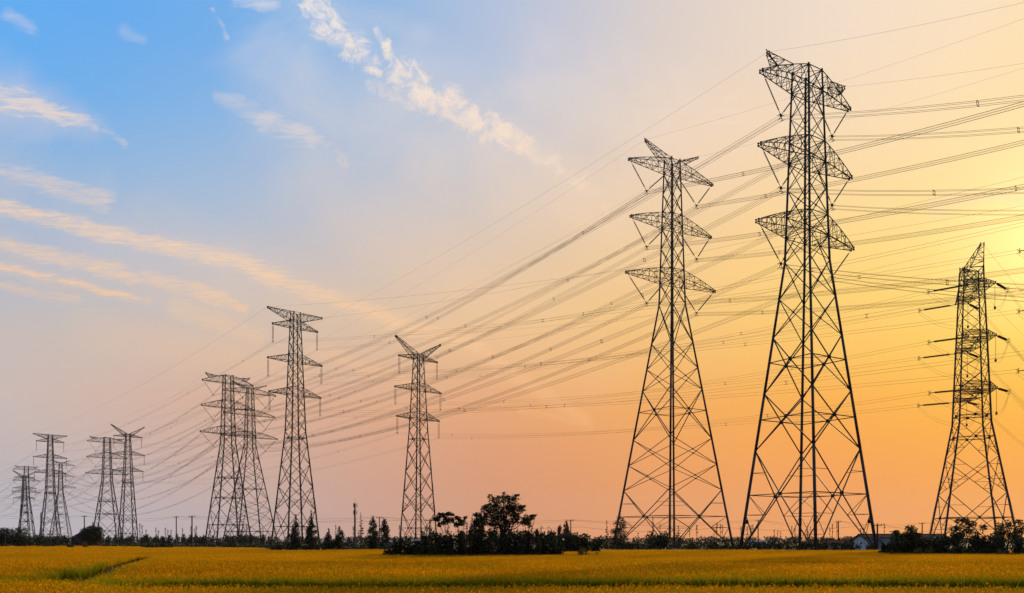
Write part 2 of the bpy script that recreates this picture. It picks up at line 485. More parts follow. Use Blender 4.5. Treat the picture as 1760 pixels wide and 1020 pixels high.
def lattice_body(root, prof, nodes, rings, sc=1.0, sec=()):
    """four legs, braced faces and horizontal frames of a tapering square tower (local metres)"""
    zs = [p[0] for p in prof]; ws = [p[1] for p in prof]
    w = lambda z: float(np.interp(z, zs, ws))
    cor = lambda k, z: Vector(((1, 1, -1, -1)[k] * w(z), (1, -1, -1, 1)[k] * w(z), z))
    ztop = zs[-1]
    r0, r1 = STEEL_R['leg'][0] * sc, STEEL_R['leg'][1] * sc
    for k in range(4):
        m = MB()
        zz_ = sorted(set(list(zs) + list(nodes)))
        for a, b in zip(zz_[:-1], zz_[1:]):
            m.bar(cor(k, a), cor(k, b), r0 + (r1 - r0) * a / ztop, r0 + (r1 - r0) * b / ztop)
        for z in nodes[1:]:
            m.knot(cor(k, z), 0.26 * sc * (1 - 0.35 * z / ztop))
        m.box((cor(k, 0).x, cor(k, 0).y, 0.25), (1.3, 1.3, 0.6))
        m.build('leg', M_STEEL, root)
    m = MB(); rb = STEEL_R['brace'] * sc; rt = STEEL_R['thin'] * sc
    for i, (a, b) in enumerate(zip(nodes[:-1], nodes[1:])):
        wa, wb = w(a), w(b)
        tcx = wa / (wa + wb)                      # where the diagonals cross
        zc = a + (b - a) * tcx
        hz = MB()
        rr = rb * (1.15 if b - a > 9 else 0.9 if b - a > 5 else 0.75)
        for k in range(4):
            k2 = (k + 1) % 4
            A0, A1, B0, B1 = cor(k, a), cor(k2, a), cor(k, b), cor(k2, b)
            m.bar(A0, B1, rr); m.bar(A1, B0, rr)
            X = A0.lerp(B1, tcx)
            if b - a > 5: m.knot(X, 0.2 * sc)
            if i in rings:
                P, Q_ = cor(k, zc), cor(k2, zc)
                hz.bar(P, X, rb); hz.bar(X, Q_, rb)
                k3 = (k2 + 1) % 4
                X2 = cor(k2, a).lerp(cor(k3, b), tcx)
                hz.bar(X, X2, rt)
                hz.knot(X, 0.34 * sc)
                if k == 3: hz.build('horizontal_frame', M_STEEL, root)
            if i in sec:
                for (f0, f1, L0, L1) in ((A0, B1, A0, B0), (A1, B0, A1, B1)):
                    for t in ((0.45, ) if b - a < 9 else (0.32, 0.66)):
                        q = f0.lerp(f1, tcx * t); p = L0.lerp(L1, tcx * t)
                        m.bar(p, q, rt)
                        t2 = min(1.0, t + 0.36)
                        m.bar(q, L0.lerp(L1, tcx * t2), rt)
                for (f0, f1, L0, L1) in ((B1, A0, B1, A1), (B0, A1, B0, A0)):
                    q = f0.lerp(f1, (1 - tcx) * 0.5); p = L0.lerp(L1, (1 - tcx) * 0.5)
                    m.bar(p, q, rt)
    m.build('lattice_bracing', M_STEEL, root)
    for k in (0, 2):                               # climbing rail beside two legs
        r = MB()
        pts = [cor(k, z) * 1.0 + Vector(((1, 1, -1, -1)[k] * 0.45, (1, -1, -1, 1)[k] * 0.1, 0)) for z in zz_]
        pts[0].z = 1.5
        r.path(pts, 0.035)
        r.build('climbing_rail', M_STEEL, root)
    return w, cor

def truss(m, roots, tips, n, rc, rt, bulge=0.0):
    """a four-chord tapering truss; roots/tips = top+, top-, bottom+, bottom-"""
    pts = []
    for i in range(n + 1):
        t = i / n
        row = [Vector(a).lerp(Vector(b), t) for a, b in zip(roots, tips)]
        h = 4 * t * (1 - t) * bulge
        row[0].z += h; row[1].z += h
        pts.append(row)
    for i in range(n):
        p, q = pts[i], pts[i + 1]
        for k in range(4): m.bar(p[k], q[k], rc)
        s = i % 2
        m.bar(p[0] if s else p[2], q[2] if s else q[0], rt)
        m.bar(p[1] if s else p[3], q[3] if s else q[1], rt)
        m.bar(p[2] if s else p[3], q[3] if s else q[2], rt)
        m.bar(p[0] if s else p[1], q[1] if s else q[0], rt)
        if i:
            m.bar(p[0], p[2], rt); m.bar(p[1], p[3], rt); m.bar(p[2], p[3], rt); m.bar(p[0], p[1], rt)
    for k in range(4): m.knot(pts[-1][k], rc * 1.9)
    return pts

def insulator(name, p, q, root, r=0.17, a=0.14, b=0.88, rod=0.05):
    """a string of sheds between two points, with thin end fittings"""
    p, q = Vector(p), Vector(q)
    m = MB()
    m.bar(p, q, rod)
    L = (q - p).length
    n = max(6, int(L * (b - a) / 0.34))
    for i in range(n):
        t0 = a + (b - a) * i / n; t1 = a + (b - a) * (i + 0.72) / n
        m.bar(p.lerp(q, t0), p.lerp(q, t1), r, r * 0.62)
    return m.build(name, M_INS, root)

def clamp(c, root, along=Vector((0, 1, 0)), s=1.0):
    m = MB()
    c = Vector(c)
    for dz in (-0.45, 0.45):
        for dx_ in (-0.45, 0.45):
            e = c + Vector((dx_, 0, dz - 0.4)) * s
            m.bar(c, e, 0.06 * s); m.bar(e - along * 0.45 * s, e + along * 0.45 * s, 0.055 * s)
    m.knot(c, 0.22 * s)
    return m.build('conductor_clamp', M_STEEL, root)

def to_world(root, v):
    a = root.rotation_euler[2]; c, s = math.cos(a), math.sin(a)
    return Vector((root.location.x + v[0] * c - v[1] * s, root.location.y + v[0] * s + v[1] * c, v[2]))

def v_pylon(X, Y, phi, label, base, waist, top, arms, horn, panels, rings, drop=4.5, vs=6.0, hs=None, sc=1.0, root_d=2.7, a_style=True):
    """double-circuit pylon with V insulators; numbers are layout units, arms = [(z, half length)]"""
    root = empty('lattice_pylon', (X * K, Y * K, 0), R(phi), label, 'pylon', 'V-string lattice pylons')
    prof = [(0, base * K), (zz(waist[0]), waist[1] * K), (zz(top[0]), top[1] * K)]
    nodes = [0] + [zz(z) for z in panels]
    w, cor = lattice_body(root, prof, nodes, rings, sc, sec=(0,) )
    att = {}
    rc, rt = STEEL_R['chord'] * sc, STEEL_R['thin'] * sc * .9
    for li, (z, a) in enumerate(arms):
        zb = zz(z); a = a * K; dpt = root_d * K
        for sgn, side in ((-1, 'l'), (1, 'r')):
            m = MB()
            w0, w1 = w(zb), w(min(zb + dpt, zz(top[0])))
            zt = min(zb + dpt, zz(top[0]))
            roots = [(sgn * w1, w1, zt), (sgn * w1, -w1, zt), (sgn * w0, w0, zb), (sgn * w0, -w0, zb)]
            tips = [(sgn * a, 0.3, zb + 0.55), (sgn * a, -0.3, zb + 0.55), (sgn * a, 0.3, zb + 0.1), (sgn * a, -0.3, zb + 0.1)]
            pts = truss(m, roots, tips, 6, rc, rt, 0.3)
            m.bar((sgn * w0, w0, zb), (-sgn * w0, -w0, zb), rt); m.bar((sgn * w1, w1, zt), (-sgn * w1, -w1, zt), rt)
            m.bar((sgn * w1, w1, zt), (sgn * w1, -w1, zt), rc); m.bar((sgn * w0, w0, zb), (sgn * w0, -w0, zb), rc)
            m.bar((w0, sgn * w0, zb), (-w0, sgn * w0, zb), rc); m.bar((w1, sgn * w1, zt), (-w1, sgn * w1, zt), rc)
            m.build('crossarm', M_STEEL, root)
            c = Vector((sgn * vs * K, 0, zb - drop * K))
            insulator('insulator_string', (sgn * (a - 0.5), 0, zb), c, root, 0.15 if a_style else 0.21)
            insulator('insulator_string', (sgn * (w0 + 0.2), 0, zb - 0.15), c, root, 0.15 if a_style else 0.21)
            clamp(c, root)
            att[side + str(li)] = to_world(root, c - Vector((0, 0, 0.4)))
            if li == 0:
                hm = MB(); hz_, hx = zz(horn[1]), horn[0] * K
                if a_style:
                    roots = [pts[2][0], pts[2][1], pts[4][0], pts[4][1]]
                else:
                    roots = [(sgn * w1 * 0.9, w1, zt), (sgn * w1 * 0.9, -w1, zt), pts[1][0], pts[1][1]]
                tips = [(sgn * hx, 0.25, hz_), (sgn * hx, -0.25, hz_), (sgn * hx, 0.25, hz_ - 0.5), (sgn * hx, -0.25, hz_ - 0.5)]
                truss(hm, roots, tips, 3 if a_style else 5, rc * 0.9, rt)
                hm.bar((sgn * hx, 0, hz_), (sgn * (hx + 0.5), 0, hz_ + 0.4), 0.1)
                hm.build('earth_wire_horn', M_STEEL, root)
                att['e' + side] = to_world(root, (sgn * hx, 0, hz_))
    return root, att

def i_pylon(X, Y, phi, label, base, waist, top, arms, horn, panels, rings, kind, drop=4.8, sc=1.0):
    """slimmer double-circuit pylon with hanging strings; kind 'y' = Y horns, 't' = flat earth-wire arm"""
    root = empty('lattice_pylon', (X * K, Y * K, 0), R(phi), label, 'pylon', 'hanging-string lattice pylons')
    prof = [(0, base * K), (zz(waist[0]), waist[1] * K), (zz(top[0]), top[1] * K)]
    nodes = [0] + [zz(z) for z in panels]
    w, cor = lattice_body(root, prof, nodes, rings, sc, sec=(0, 1))
    att = {}
    rc, rt = STEEL_R['chord'] * sc, STEEL_R['thin'] * sc
    for li, (z, a) in enumerate(arms):
        zb = zz(z); a = a * K; dpt = 2.1 * K
        for sgn, side in ((-1, 'l'), (1, 'r')):
            m = MB()
            zt = min(zb + dpt, zz(top[0]))
            w0, w1 = w(zb), w(zt)
            roots = [(sgn * w1, w1, zt), (sgn * w1, -w1, zt), (sgn * w0, w0, zb), (sgn * w0, -w0, zb)]
            tips = [(sgn * a, 0.3, zb + 0.4), (sgn * a, -0.3, zb + 0.4), (sgn * a, 0.3, zb), (sgn * a, -0.3, zb)]
            truss(m, roots, tips, 6, rc, rt)
            m.bar((sgn * w1, w1, zt), (sgn * w1, -w1, zt), rc); m.bar((sgn * w0, w0, zb), (sgn * w0, -w0, zb), rc)
            m.bar((w0, sgn * w0, zb), (-w0, sgn * w0, zb), rc); m.bar((w1, sgn * w1, zt), (-w1, sgn * w1, zt), rc)
            m.build('crossarm', M_STEEL, root)
            zc = zb - drop * K
            for o in (-0.45, 0.45):
                insulator('insulator_string', (sgn * (a - 0.2), o, zb), (sgn * (a - 0.2), o, zc), root, 0.13)
            clamp((sgn * (a - 0.2), 0, zc), root, s=0.8)
            att[side + str(li)] = to_world(root, Vector((sgn * (a - 0.2), 0, zc - 0.4)))
            if li == 0:
                hm = MB(); hx, hz_ = horn[0] * K, zz(horn[1])
                if kind == 'y':
                    za = zz(top[0]); wa = w(za); zl = zt - 1.6 * K; wl = w(zl)
                    roots = [(sgn * 0.2 * wa, wa, za), (sgn * 0.2 * wa, -wa, za), (sgn * wl, wl, zl), (sgn * wl, -wl, zl)]
                    tips = [(sgn * hx, 0.3, hz_), (sgn * hx, -0.3, hz_), (sgn * hx, 0.3, hz_ - 0.6), (sgn * hx, -0.3, hz_ - 0.6)]
                    truss(hm, roots, tips, 7, rc * 1.2, rt)
                    hm.bar((sgn * hx, 0, hz_), (sgn * (hx + 0.6), 0, hz_ - 0.5), 0.14)
                    nm = 'earth_wire_horn'
                else:
                    za = zz(top[0]); wa = w(za); zl = zz(top[0] - 2.6); wl = w(zl)
                    roots = [(sgn * wa, wa, za), (sgn * wa, -wa, za), (sgn * wl, wl, zl), (sgn * wl, -wl, zl)]
                    tips = [(sgn * hx, 0.3, hz_ + 0.1), (sgn * hx, -0.3, hz_ + 0.1), (sgn * hx, 0.3, hz_ - 0.4), (sgn * hx, -0.3, hz_ - 0.4)]
                    truss(hm, roots, tips, 7, rc, rt)
                    hm.bar((wa, sgn * wa, za), (-wa, sgn * wa, za), rc)
                    nm = 'earth_wire_arm'
                hm.build(nm, M_STEEL, root)
                att['e' + side] = to_world(root, (sgn * hx, 0, hz_))
    return root, att

def strain_pylon(X, Y, phi, label, to_l, to_r, sc=1.0):
    """angle pylon with tension strings; near arms point at the viewer"""
    root = empty('strain_pylon', (X * K, Y * K, 0), R(phi), label, 'pylon', 'angle pylons at the right edge')
    prof = [(0, 5.6 * K), (zz(21.6), 2.35 * K), (zz(47.4), 1.42 * K)]
    nodes = [0] + [zz(z) for z in (9.8, 15.8, 21.6, 24.0, 27.2, 30.6, 33.2, 35.8, 38.9, 42.0, 44.6, 47.4)]
    w, cor = lattice_body(root, prof, nodes, (0, 2, 3), sc, sec=(0, 1, 2))
    att = {}
    rc, rt = STEEL_R['chord'] * sc, STEEL_R['thin'] * sc
    a_ = root.rotation_euler[2]
    def loc_dir(d):
        c, s = math.cos(-a_), math.sin(-a_)
        return Vector((d[0] * c - d[1] * s, d[0] * s + d[1] * c, d[2])).normalized()
    dl, dr = loc_dir(to_l), loc_dir(to_r)
    for li, (z, a) in enumerate(((43.2, 5.9), (34.7, 6.3), (26.2, 6.7))):
        zb = zz(z); a = a * K; zt = zb + 2.2 * K
        w0, w1 = w(zb), w(zt)
        for sgn, side in ((-1, 'f'), (1, 'n')):
            m = MB()
            hw = 2.0 * K if sgn > 0 else 1.0 * K          # the near arms end in a wide head
            roots = [(sgn * w1, w1, zt), (sgn * w1, -w1, zt), (sgn * w0, w0, zb), (sgn * w0, -w0, zb)]
            tips = [(sgn * a, hw, zb + 0.3), (sgn * a, -hw, zb + 0.3), (sgn * a, hw, zb), (sgn * a, -hw, zb)]
            truss(m, roots, tips, 5, rc, rt)
            m.bar((sgn * a, hw, zb), (sgn * a, -hw, zb), rc * 1.3)
            m.bar((sgn * w1, w1, zt), (sgn * w1, -w1, zt), rc); m.bar((sgn * w0, w0, zb), (sgn * w0, -w0, zb), rc)
            m.bar((w0, sgn * w0, zb), (-w0, sgn * w0, zb), rc)
            m.build('crossarm', M_STEEL, root)
            pl = Vector((sgn * a, -hw if sgn > 0 else -hw, zb)); pr = Vector((sgn * a, hw, zb))
            # local +y is to the right of the picture for the chosen heading
            for p, d, tg in ((pl, dl, 'l'), (pr, dr, 'r')):
                q = p + d * (6.0 * K) + Vector((0, 0, 0.3))
                insulator('tension_string', p, q, root, 0.32, 0.16, 0.88, 0.11)
                y = MB()
                for s in (-1, 1):
                    y.bar(q, q + Vector((0, 0, 0.5 * s)) + d * 0.5, 0.06)
                for k in range(8):
                    t0, t1 = 2 * math.pi * k / 8, 2 * math.pi * (k + 1) / 8
                    sd = Vector((-d.y, d.x, 0)).normalized()
                    e = q
                    y.bar(e + Vector((0, 0, .62)) * math.cos(t0) + sd * 0.5 * math.sin(t0), e + Vector((0, 0, .62)) * math.cos(t1) + sd * 0.5 * math.sin(t1), 0.05)
                y.build('string_yoke', M_STEEL, root)
                att[tg + side + str(li)] = to_world(root, q + d * 0.5)
                att['q' + tg + side + str(li)] = q + d * 0.5
            # jumper loop and its hanging post
            m = MB()
            ql, qr = att['ql' + side + str(li)], att['qr' + side + str(li)]
            low = Vector((sgn * a, hw * 0.95, zb - 4.0 * K))
            for oz in (-0.4, 0.4):
                for (s0, s1) in ((ql, low), (low, qr)):
                    pts = []
                    for i in range(13):
                        t = i / 12
                        p = s0.lerp(s1, t)
                        drp = (s0.lerp(s1, t).z - low.z)
                        u = t if s1 is low else 1 - t
                        p.z = low.z + (s0.z if s1 is low else s1.z) * 0 + ((s0.z if s1 is low else s1.z) - low.z) * (1 - u) ** 2.2
                        p.z += oz
                        pts.append(p)
                    m.path(pts, 0.028)
            m.build('jumper_cable', M_WIRE, root)
            jp = MB()
            jp.bar((sgn * a, hw * 0.95, zb), low, 0.05); jp.knot(low, 0.28)
            jp.build('jumper_post', M_INS, root)
    zt = zz(47.4); wt_ = w(zt); zl = zz(45.0); wl = w(zl)
    for sgn, side in ((-1, 'f'), (1, 'n')):
        m = MB()
        hx, hz_ = 6.3 * K, zz(49.6)
        roots = [(sgn * wt_, wt_, zt), (sgn * wt_, -wt_, zt), (sgn * wl, wl, zl), (sgn * wl, -wl, zl)]
        tips = [(sgn * hx, 0.35, hz_), (sgn * hx, -0.35, hz_), (sgn * hx, 0.35, hz_ - 0.5), (sgn * hx, -0.35, hz_ - 0.5)]
        truss(m, roots, tips, 5, rc * 1.1, rt)
        m.bar((sgn * wt_, wt_, zt), (sgn * wt_, -wt_, zt), rc); m.bar((wt_, sgn * wt_, zt), (-wt_, sgn * wt_, zt), rc)
        m.build('earth_wire_horn', M_STEEL, root)
        att['e' + side] = to_world(root, (sgn * hx, 0, hz_))
    return root, att

A_ARMS = [(59.6, 8.6), (50.5, 8.9), (41.0, 9.3)]
B_ARMS = [(74.6, 11.0), (63.8, 10.6), (52.9, 11.7)]
A_PAN = [13.6, 21.0, 28.2, 33.2, 37.9, 41.0, 43.8, 47.2, 50.5, 53.4, 56.4, 59.6, 62.4]
B_PAN = [11.9, 16.9, 22.0, 31.7, 36.0, 41.0, 48.7, 52.9, 55.8, 59.8, 63.8, 66.8, 70.6, 74.6, 77.3]
def scaled(arms, sz, sl):
    return [(1.9 + (z - 1.9) * sz, a * sl) for z, a in arms]
def sp(pan, sz):
    return [1.9 + (z - 1.9) * sz for z in pan]

VA, VB = [], []
def add_a(X, Y, phi, label, sz=1.0, sl=1.0, sc=1.0):
    f = lambda z: 1.9 + (z - 1.9) * sz
    r, a = v_pylon(X, Y, phi, label, 5.94 * sl, (f(37.9), 1.93 * sl), (f(62.4), 1.28 * sl), scaled(A_ARMS, sz, sl), (7.4 * sl, f(62.5)), sp(A_PAN, sz), (0, 1, 2), 4.3 * sl, 5.0 * sl, sc=sc)
    VA.append(a); return r
def add_b(X, Y, phi, label, sz=1.0, sl=1.0, sc=1.0):
    f = lambda z: 1.9 + (z - 1.9) * sz
    r, a = v_pylon(X, Y, phi, label, 8.3 * sl, (f(48.7), 1.8 * sl), (f(77.3), 1.08 * sl), scaled(B_ARMS, sz, sl), (6.9 * sl, f(79.6)), sp(B_PAN, sz), (0, 3), 4.9 * sl, 6.6 * sl, sc=sc, root_d=2.4, a_style=False)
    VB.append(a); return r

boxroot = add_a(38.0, 106, 32, 'tallest dark steel lattice pylon with wide legs just left of the white house')
add_a(-98.3, 285, 39, 'lattice pylon with V insulators, left one of the overlapping pair', 0.945, 1.02, 1.35)
add_a(-206.6, 420, 39, 'faded lattice pylon with V insulators beside the slim pylon with Y horns', 0.87, 1.05, 1.6)
add_a(-374, 634, 38, 'farthest hazy V insulator pylon overlapping a small Y horned pylon', 0.95, 1.02, 1.8)
add_b(31.7, 163, 31.8, 'second tallest lattice pylon, its upper horns raised over thick V insulators', sc=1.1)
add_b(-106, 333, 40, 'lattice pylon with V insulators, right one of the overlapping pair', 0.82, 1.0, 1.35)
add_b(-369, 673, 39, 'hazy V insulator pylon half hidden behind the far flat topped pylon', 0.85, 0.95, 1.8)

IC, ID = [], []
def add_c(X, Y, phi, label, sz=1.0, sl=1.0, sc=1.0):
    f = lambda z: 1.9 + (z - 1.9) * sz
    r, a = i_pylon(X, Y, phi, label, 4.1 * sl, (f(35.5), 2.0 * sl), (f(58.4), 1.05 * sl), scaled([(57.0, 7.2), (47.6, 8.6), (38.9, 7.9)], sz, sl), (8.3 * sl, f(62.9)),
                   sp([10.5, 16.6, 23, 29.6, 35.5, 38.9, 41.2, 44.4, 47.6, 49.8, 53.4, 57.0, 58.4], sz), (0, 4), 'y', 4.8 * sl, sc)
    IC.append(a); return r
def add_d(X, Y, phi, label, sz=1.0, sl=1.0, sc=1.0):
    f = lambda z: 1.9 + (z - 1.9) * sz
    r, a = i_pylon(X, Y, phi, label, 4.9 * sl, (f(32.5), 2.05 * sl), (f(65.6), 1.0 * sl), scaled([(61.3, 6.9), (51.8, 8.3), (42.6, 7.9)], sz, sl), (8.3 * sl, f(65.7)),
                   sp([10.5, 17, 23.2, 28.4, 32.5, 36, 39.2, 42.6, 45, 48.4, 51.8, 54, 57.6, 61.3, 63.4, 65.6], sz), (0, 4), 't', 4.7 * sl, sc)
    ID.append(a); return r
add_c(-28.4, 250, 43, 'slim lattice pylon with Y shaped horns standing alone left of the big tree', sc=1.2)
add_c(-207.6, 445, 42, 'faded slim pylon with Y shaped horns beside a V insulator pylon', 1.02, 1.0, 1.6)
add_c(-391, 660, 41, 'farthest small pylon with Y shaped horns at the left edge', 0.92, 0.95, 1.8)
add_d(-60.5, 230, 43, 'tall slim flat topped lattice pylon with dark conifers at its feet', sc=1.2)
add_d(-258, 460, 41, 'far hazy flat topped pylon rising behind the left hedge', 0.93, 1.0, 1.7)

dirv = lambda a, b, z=0: Vector((b[0] - a[0], b[1] - a[1], z)).normalized()
E_P, F_P = (77.0, 138.0), (74.5, 108.0)
rt_dir = Vector((0.72, 0.69, 0)).normalized()
er, EA = strain_pylon(E_P[0], E_P[1], -105, 'whole angle pylon with leaning top and thick tension insulators above the right shrubs', dirv(E_P, (-28.4, 250)), rt_dir)
fr, FA = strain_pylon(F_P[0] + 1.6, F_P[1], -110, 'cropped angle pylon at the right edge showing only its insulators and one foot', dirv(F_P, (-60.5, 230)), rt_dir)

for k, z in ((0, 0), (1, 0), (2, 0), (3, 0)):
    m = MB()
    c = Vector(((1, 1, -1, -1)[k] * 5.3 * K, (1, -1, -1, 1)[k] * 5.3 * K, 6.2))
    m.box(c + Vector((0.5, 0.4, 0)), (0.5, 0.3, 0.8)); m.box(c + Vector((-0.5, -0.4, 0)), (0.45, 0.3, 0.55)); m.bar(c + Vector((-1, -.6, 0)), c + Vector((1, .6, 0)), 0.05)
    m.build('monitor_box', M_BOX, boxroot)

# ------------------------------------------------------------------ conductors
def span(p, q, sag, n):
    out = []
    for i in range(n + 1):
        t = i / n
        v = p.lerp(q, t); v.z -= 4 * sag * t * (1 - t)
        out.append(v)
    return out

SPACER = {}
def spacer_mesh(nsub, r):
    k = (nsub, r)
    if k not in SPACER:
        m = MB()
        g = max(nsub, 6) if nsub > 2 else 2
        if nsub > 2:
            for i in range(g):
                t0, t1 = 2 * math.pi * i / g, 2 * math.pi * (i + 1) / g
                m.bar((r * .8 * math.cos(t0), 0, r * .8 * math.sin(t0)), (r * .8 * math.cos(t1), 0, r * .8 * math.sin(t1)), 0.042)
            for i in range(nsub):
                t0 = 2 * math.pi * (i + 0.5) / nsub
                m.bar((r * .75 * math.cos(t0), 0, r * .75 * math.sin(t0)), (r * 1.2 * math.cos(t0), 0, r * 1.2 * math.sin(t0)), 0.045)
        else:
            m.bar((0, 0, -r), (0, 0, r), 0.05); m.bar((0, -.4, -r), (0, .4, -r), .07); m.bar((0, -.4, r), (0, .4, r), .07)
        o = m.build('spacer', M_STEEL)
        SPACER[k] = o.data
        bpy.data.objects.remove(o)
    return SPACER[k]

def conductor(name, label, group, pts, sags, nsub, rad, wire_r, cat='power line', step=75.0):
    """one phase: the sub-conductors as one mesh, spacers as its parts"""
    m = MB(); sp_pos = []
    for i in range(len(pts) - 1):
        line = span(pts[i], pts[i + 1], sags[i], 28)
        d = (pts[i + 1] - pts[i]).normalized()
        sd = Vector((d.y, -d.x, 0)).normalized()
        for k in range(nsub):
            t = 2 * math.pi * (k + 0.5) / nsub if nsub > 2 else math.pi * (k + 0.5)
            off = sd * (rad * math.cos(t)) + Vector((0, 0, rad * math.sin(t))) if nsub > 1 else Vector((0, 0, 0))
            m.path([p + off for p in line], wire_r)
        if nsub > 1:
            L = (pts[i + 1] - pts[i]).length
            ns = max(1, int(L / step))
            for j in range(ns):
                t = (j + 0.5 + random.uniform(-0.2, 0.2)) / ns
                a = t * 28; i0 = min(27, int(a))
                sp_pos.append((line[i0].lerp(line[i0 + 1], a - i0), math.atan2(d.y, d.x) - math.pi / 2))
    o = m.build(name, M_WIRE)
    tag(o, label, cat, group)
    if nsub > 1:
        sm = spacer_mesh(nsub, rad)
        for p, rz in sp_pos[:90]:
            s = bpy.data.objects.new('spacer', sm); C.objects.link(s)
            s.parent = o; s.location = p; s.rotation_euler = (0, 0, rz)
    return o

random.seed(7)
LEV = ['top', 'middle', 'bottom']
def run(towers, key, before, after):
    pts = [t[key] for t in towers]
    return ([before(pts[0])] if before else []) + pts + ([after(pts[-1])] if after else [])
for nm, V, nsub, rad, ph, sg0, desc, L in (('a', VA, 4, 0.48, 40, 10.5, 'tallest pylon', 160), ('b', VB, 6, 0.52, 41, 7.4, 'second tallest pylon', 200)):
    d0 = Vector((math.sin(R(ph - 3)), -math.cos(R(ph - 3)), 0)) * L * K
    near = lambda p, d0=d0, dz_=(-20 if nm == 'a' else -12): p + d0 + Vector((0, 0, dz_ * K))
    nspan = len(V)
    for side, sn in (('l', 'left'), ('r', 'right')):
        for li in range(3):
            pts = run(V, side + str(li), near, lambda p: p + Vector((-170 * K, 214 * K, 0)))
            sags = [sg0 * K] + [((pts[i + 1] - pts[i]).length) ** 2 / 330 ** 2 * 5.6 * K for i in range(1, len(pts) - 1)]
            conductor('power_line', '%s bundle clamped under the %s %s crossarm of the %s' % ('four wire' if nsub == 4 else 'six wire', LEV[li], sn, desc), 'bundled conductors between the V insulator pylons', pts, sags, nsub, rad, 0.027)
        pts = run(V, 'e' + side, near, lambda p: p + Vector((-170 * K, 214 * K, 0)))
        sags = [(9.0 if nm == 'a' else 6.5) * K] + [3.6 * K] * (len(pts) - 2)
        conductor('earth_wire', 'single earth wire tied to the %s horn of the %s' % (sn, desc), 'earth wires', pts, sags, 1, 0, 0.014, 'earth wire')
for V, T, desc, desc2 in ((IC, EA, 'whole angle pylon', 'Y horned'), (ID, FA, 'cropped angle pylon', 'flat topped')):
    for side, ts, sn in (('l', 'f', 'far'), ('r', 'n', 'near')):
        for li in range(3):
            pts = run(V, side + str(li), None, lambda p: p + Vector((-185 * K, 215 * K, 0)))
            pts = [T['l' + ts + str(li)]] + pts
            sags = [2.3 * K] + [6.2 * K] * (len(pts) - 2)
            conductor('power_line', 'twin wires from the %s %s arm of the %s to %s pylons' % (sn, LEV[li], desc, desc2), 'twin conductors of the slim pylons', pts, sags, 2, 0.36, 0.026)
            p0 = T['r' + ts + str(li)]
            conductor('power_line', 'twin wires going off right from the %s %s arm of the %s' % (sn, LEV[li], desc), 'twin conductors of the slim pylons', [p0, p0 + rt_dir * 330 + Vector((0, 0, -8))], [10 * K], 2, 0.36, 0.026)
        pts = [T['e' + ts]] + run(V, 'e' + side, None, lambda p: p + Vector((-185 * K, 215 * K, 0)))
        conductor('earth_wire', 'earth wire from the %s horn of the %s to the %s pylons' % (sn, desc, desc2), 'earth wires', pts, [2.4 * K] + [4 * K] * (len(pts) - 2), 1, 0, 0.022, 'earth wire')
        conductor('earth_wire', 'earth wire going off right from the %s horn of the %s' % (sn, desc), 'earth wires', [T['e' + ts], T['e' + ts] + rt_dir * 330 + Vector((0, 0, -8))], [8 * K], 1, 0, 0.022, 'earth wire')

# ------------------------------------------------------------------ rice
rng = np.random.default_rng(11)

def gap_dist(X, Y):
    """distance in metres to the ditches between the paddies (negative inside)"""
    def seg(ax, ay, bx, by, w):
        dx_, dy_ = bx - ax, by - ay
        t = np.clip(((X - ax) * dx_ + (Y - ay) * dy_) / (dx_ * dx_ + dy_ * dy_), 0, 1)
        return np.hypot(X - ax - t * dx_, Y - ay - t * dy_) - w
    d = seg(-40.0, 90.0, -23.0, 45.0, 1.0)
    d = np.minimum(d, seg(-23.0, 45.0, -18.6, 33.0, 1.4))
    d = np.minimum(d, seg(-18.6, 33.0, -23.5, 27.5, 0.9))
    d = np.minimum(d, seg(-18.6, 33.0, -15.5, 32.0, 0.5))
    d = np.minimum(d, seg(-12.0, 31.6, 60.0, 30.4, 3.2))
    d = np.minimum(d, seg(-60.0, 133.0, -160.0, 150.0, 0.6))
    return d

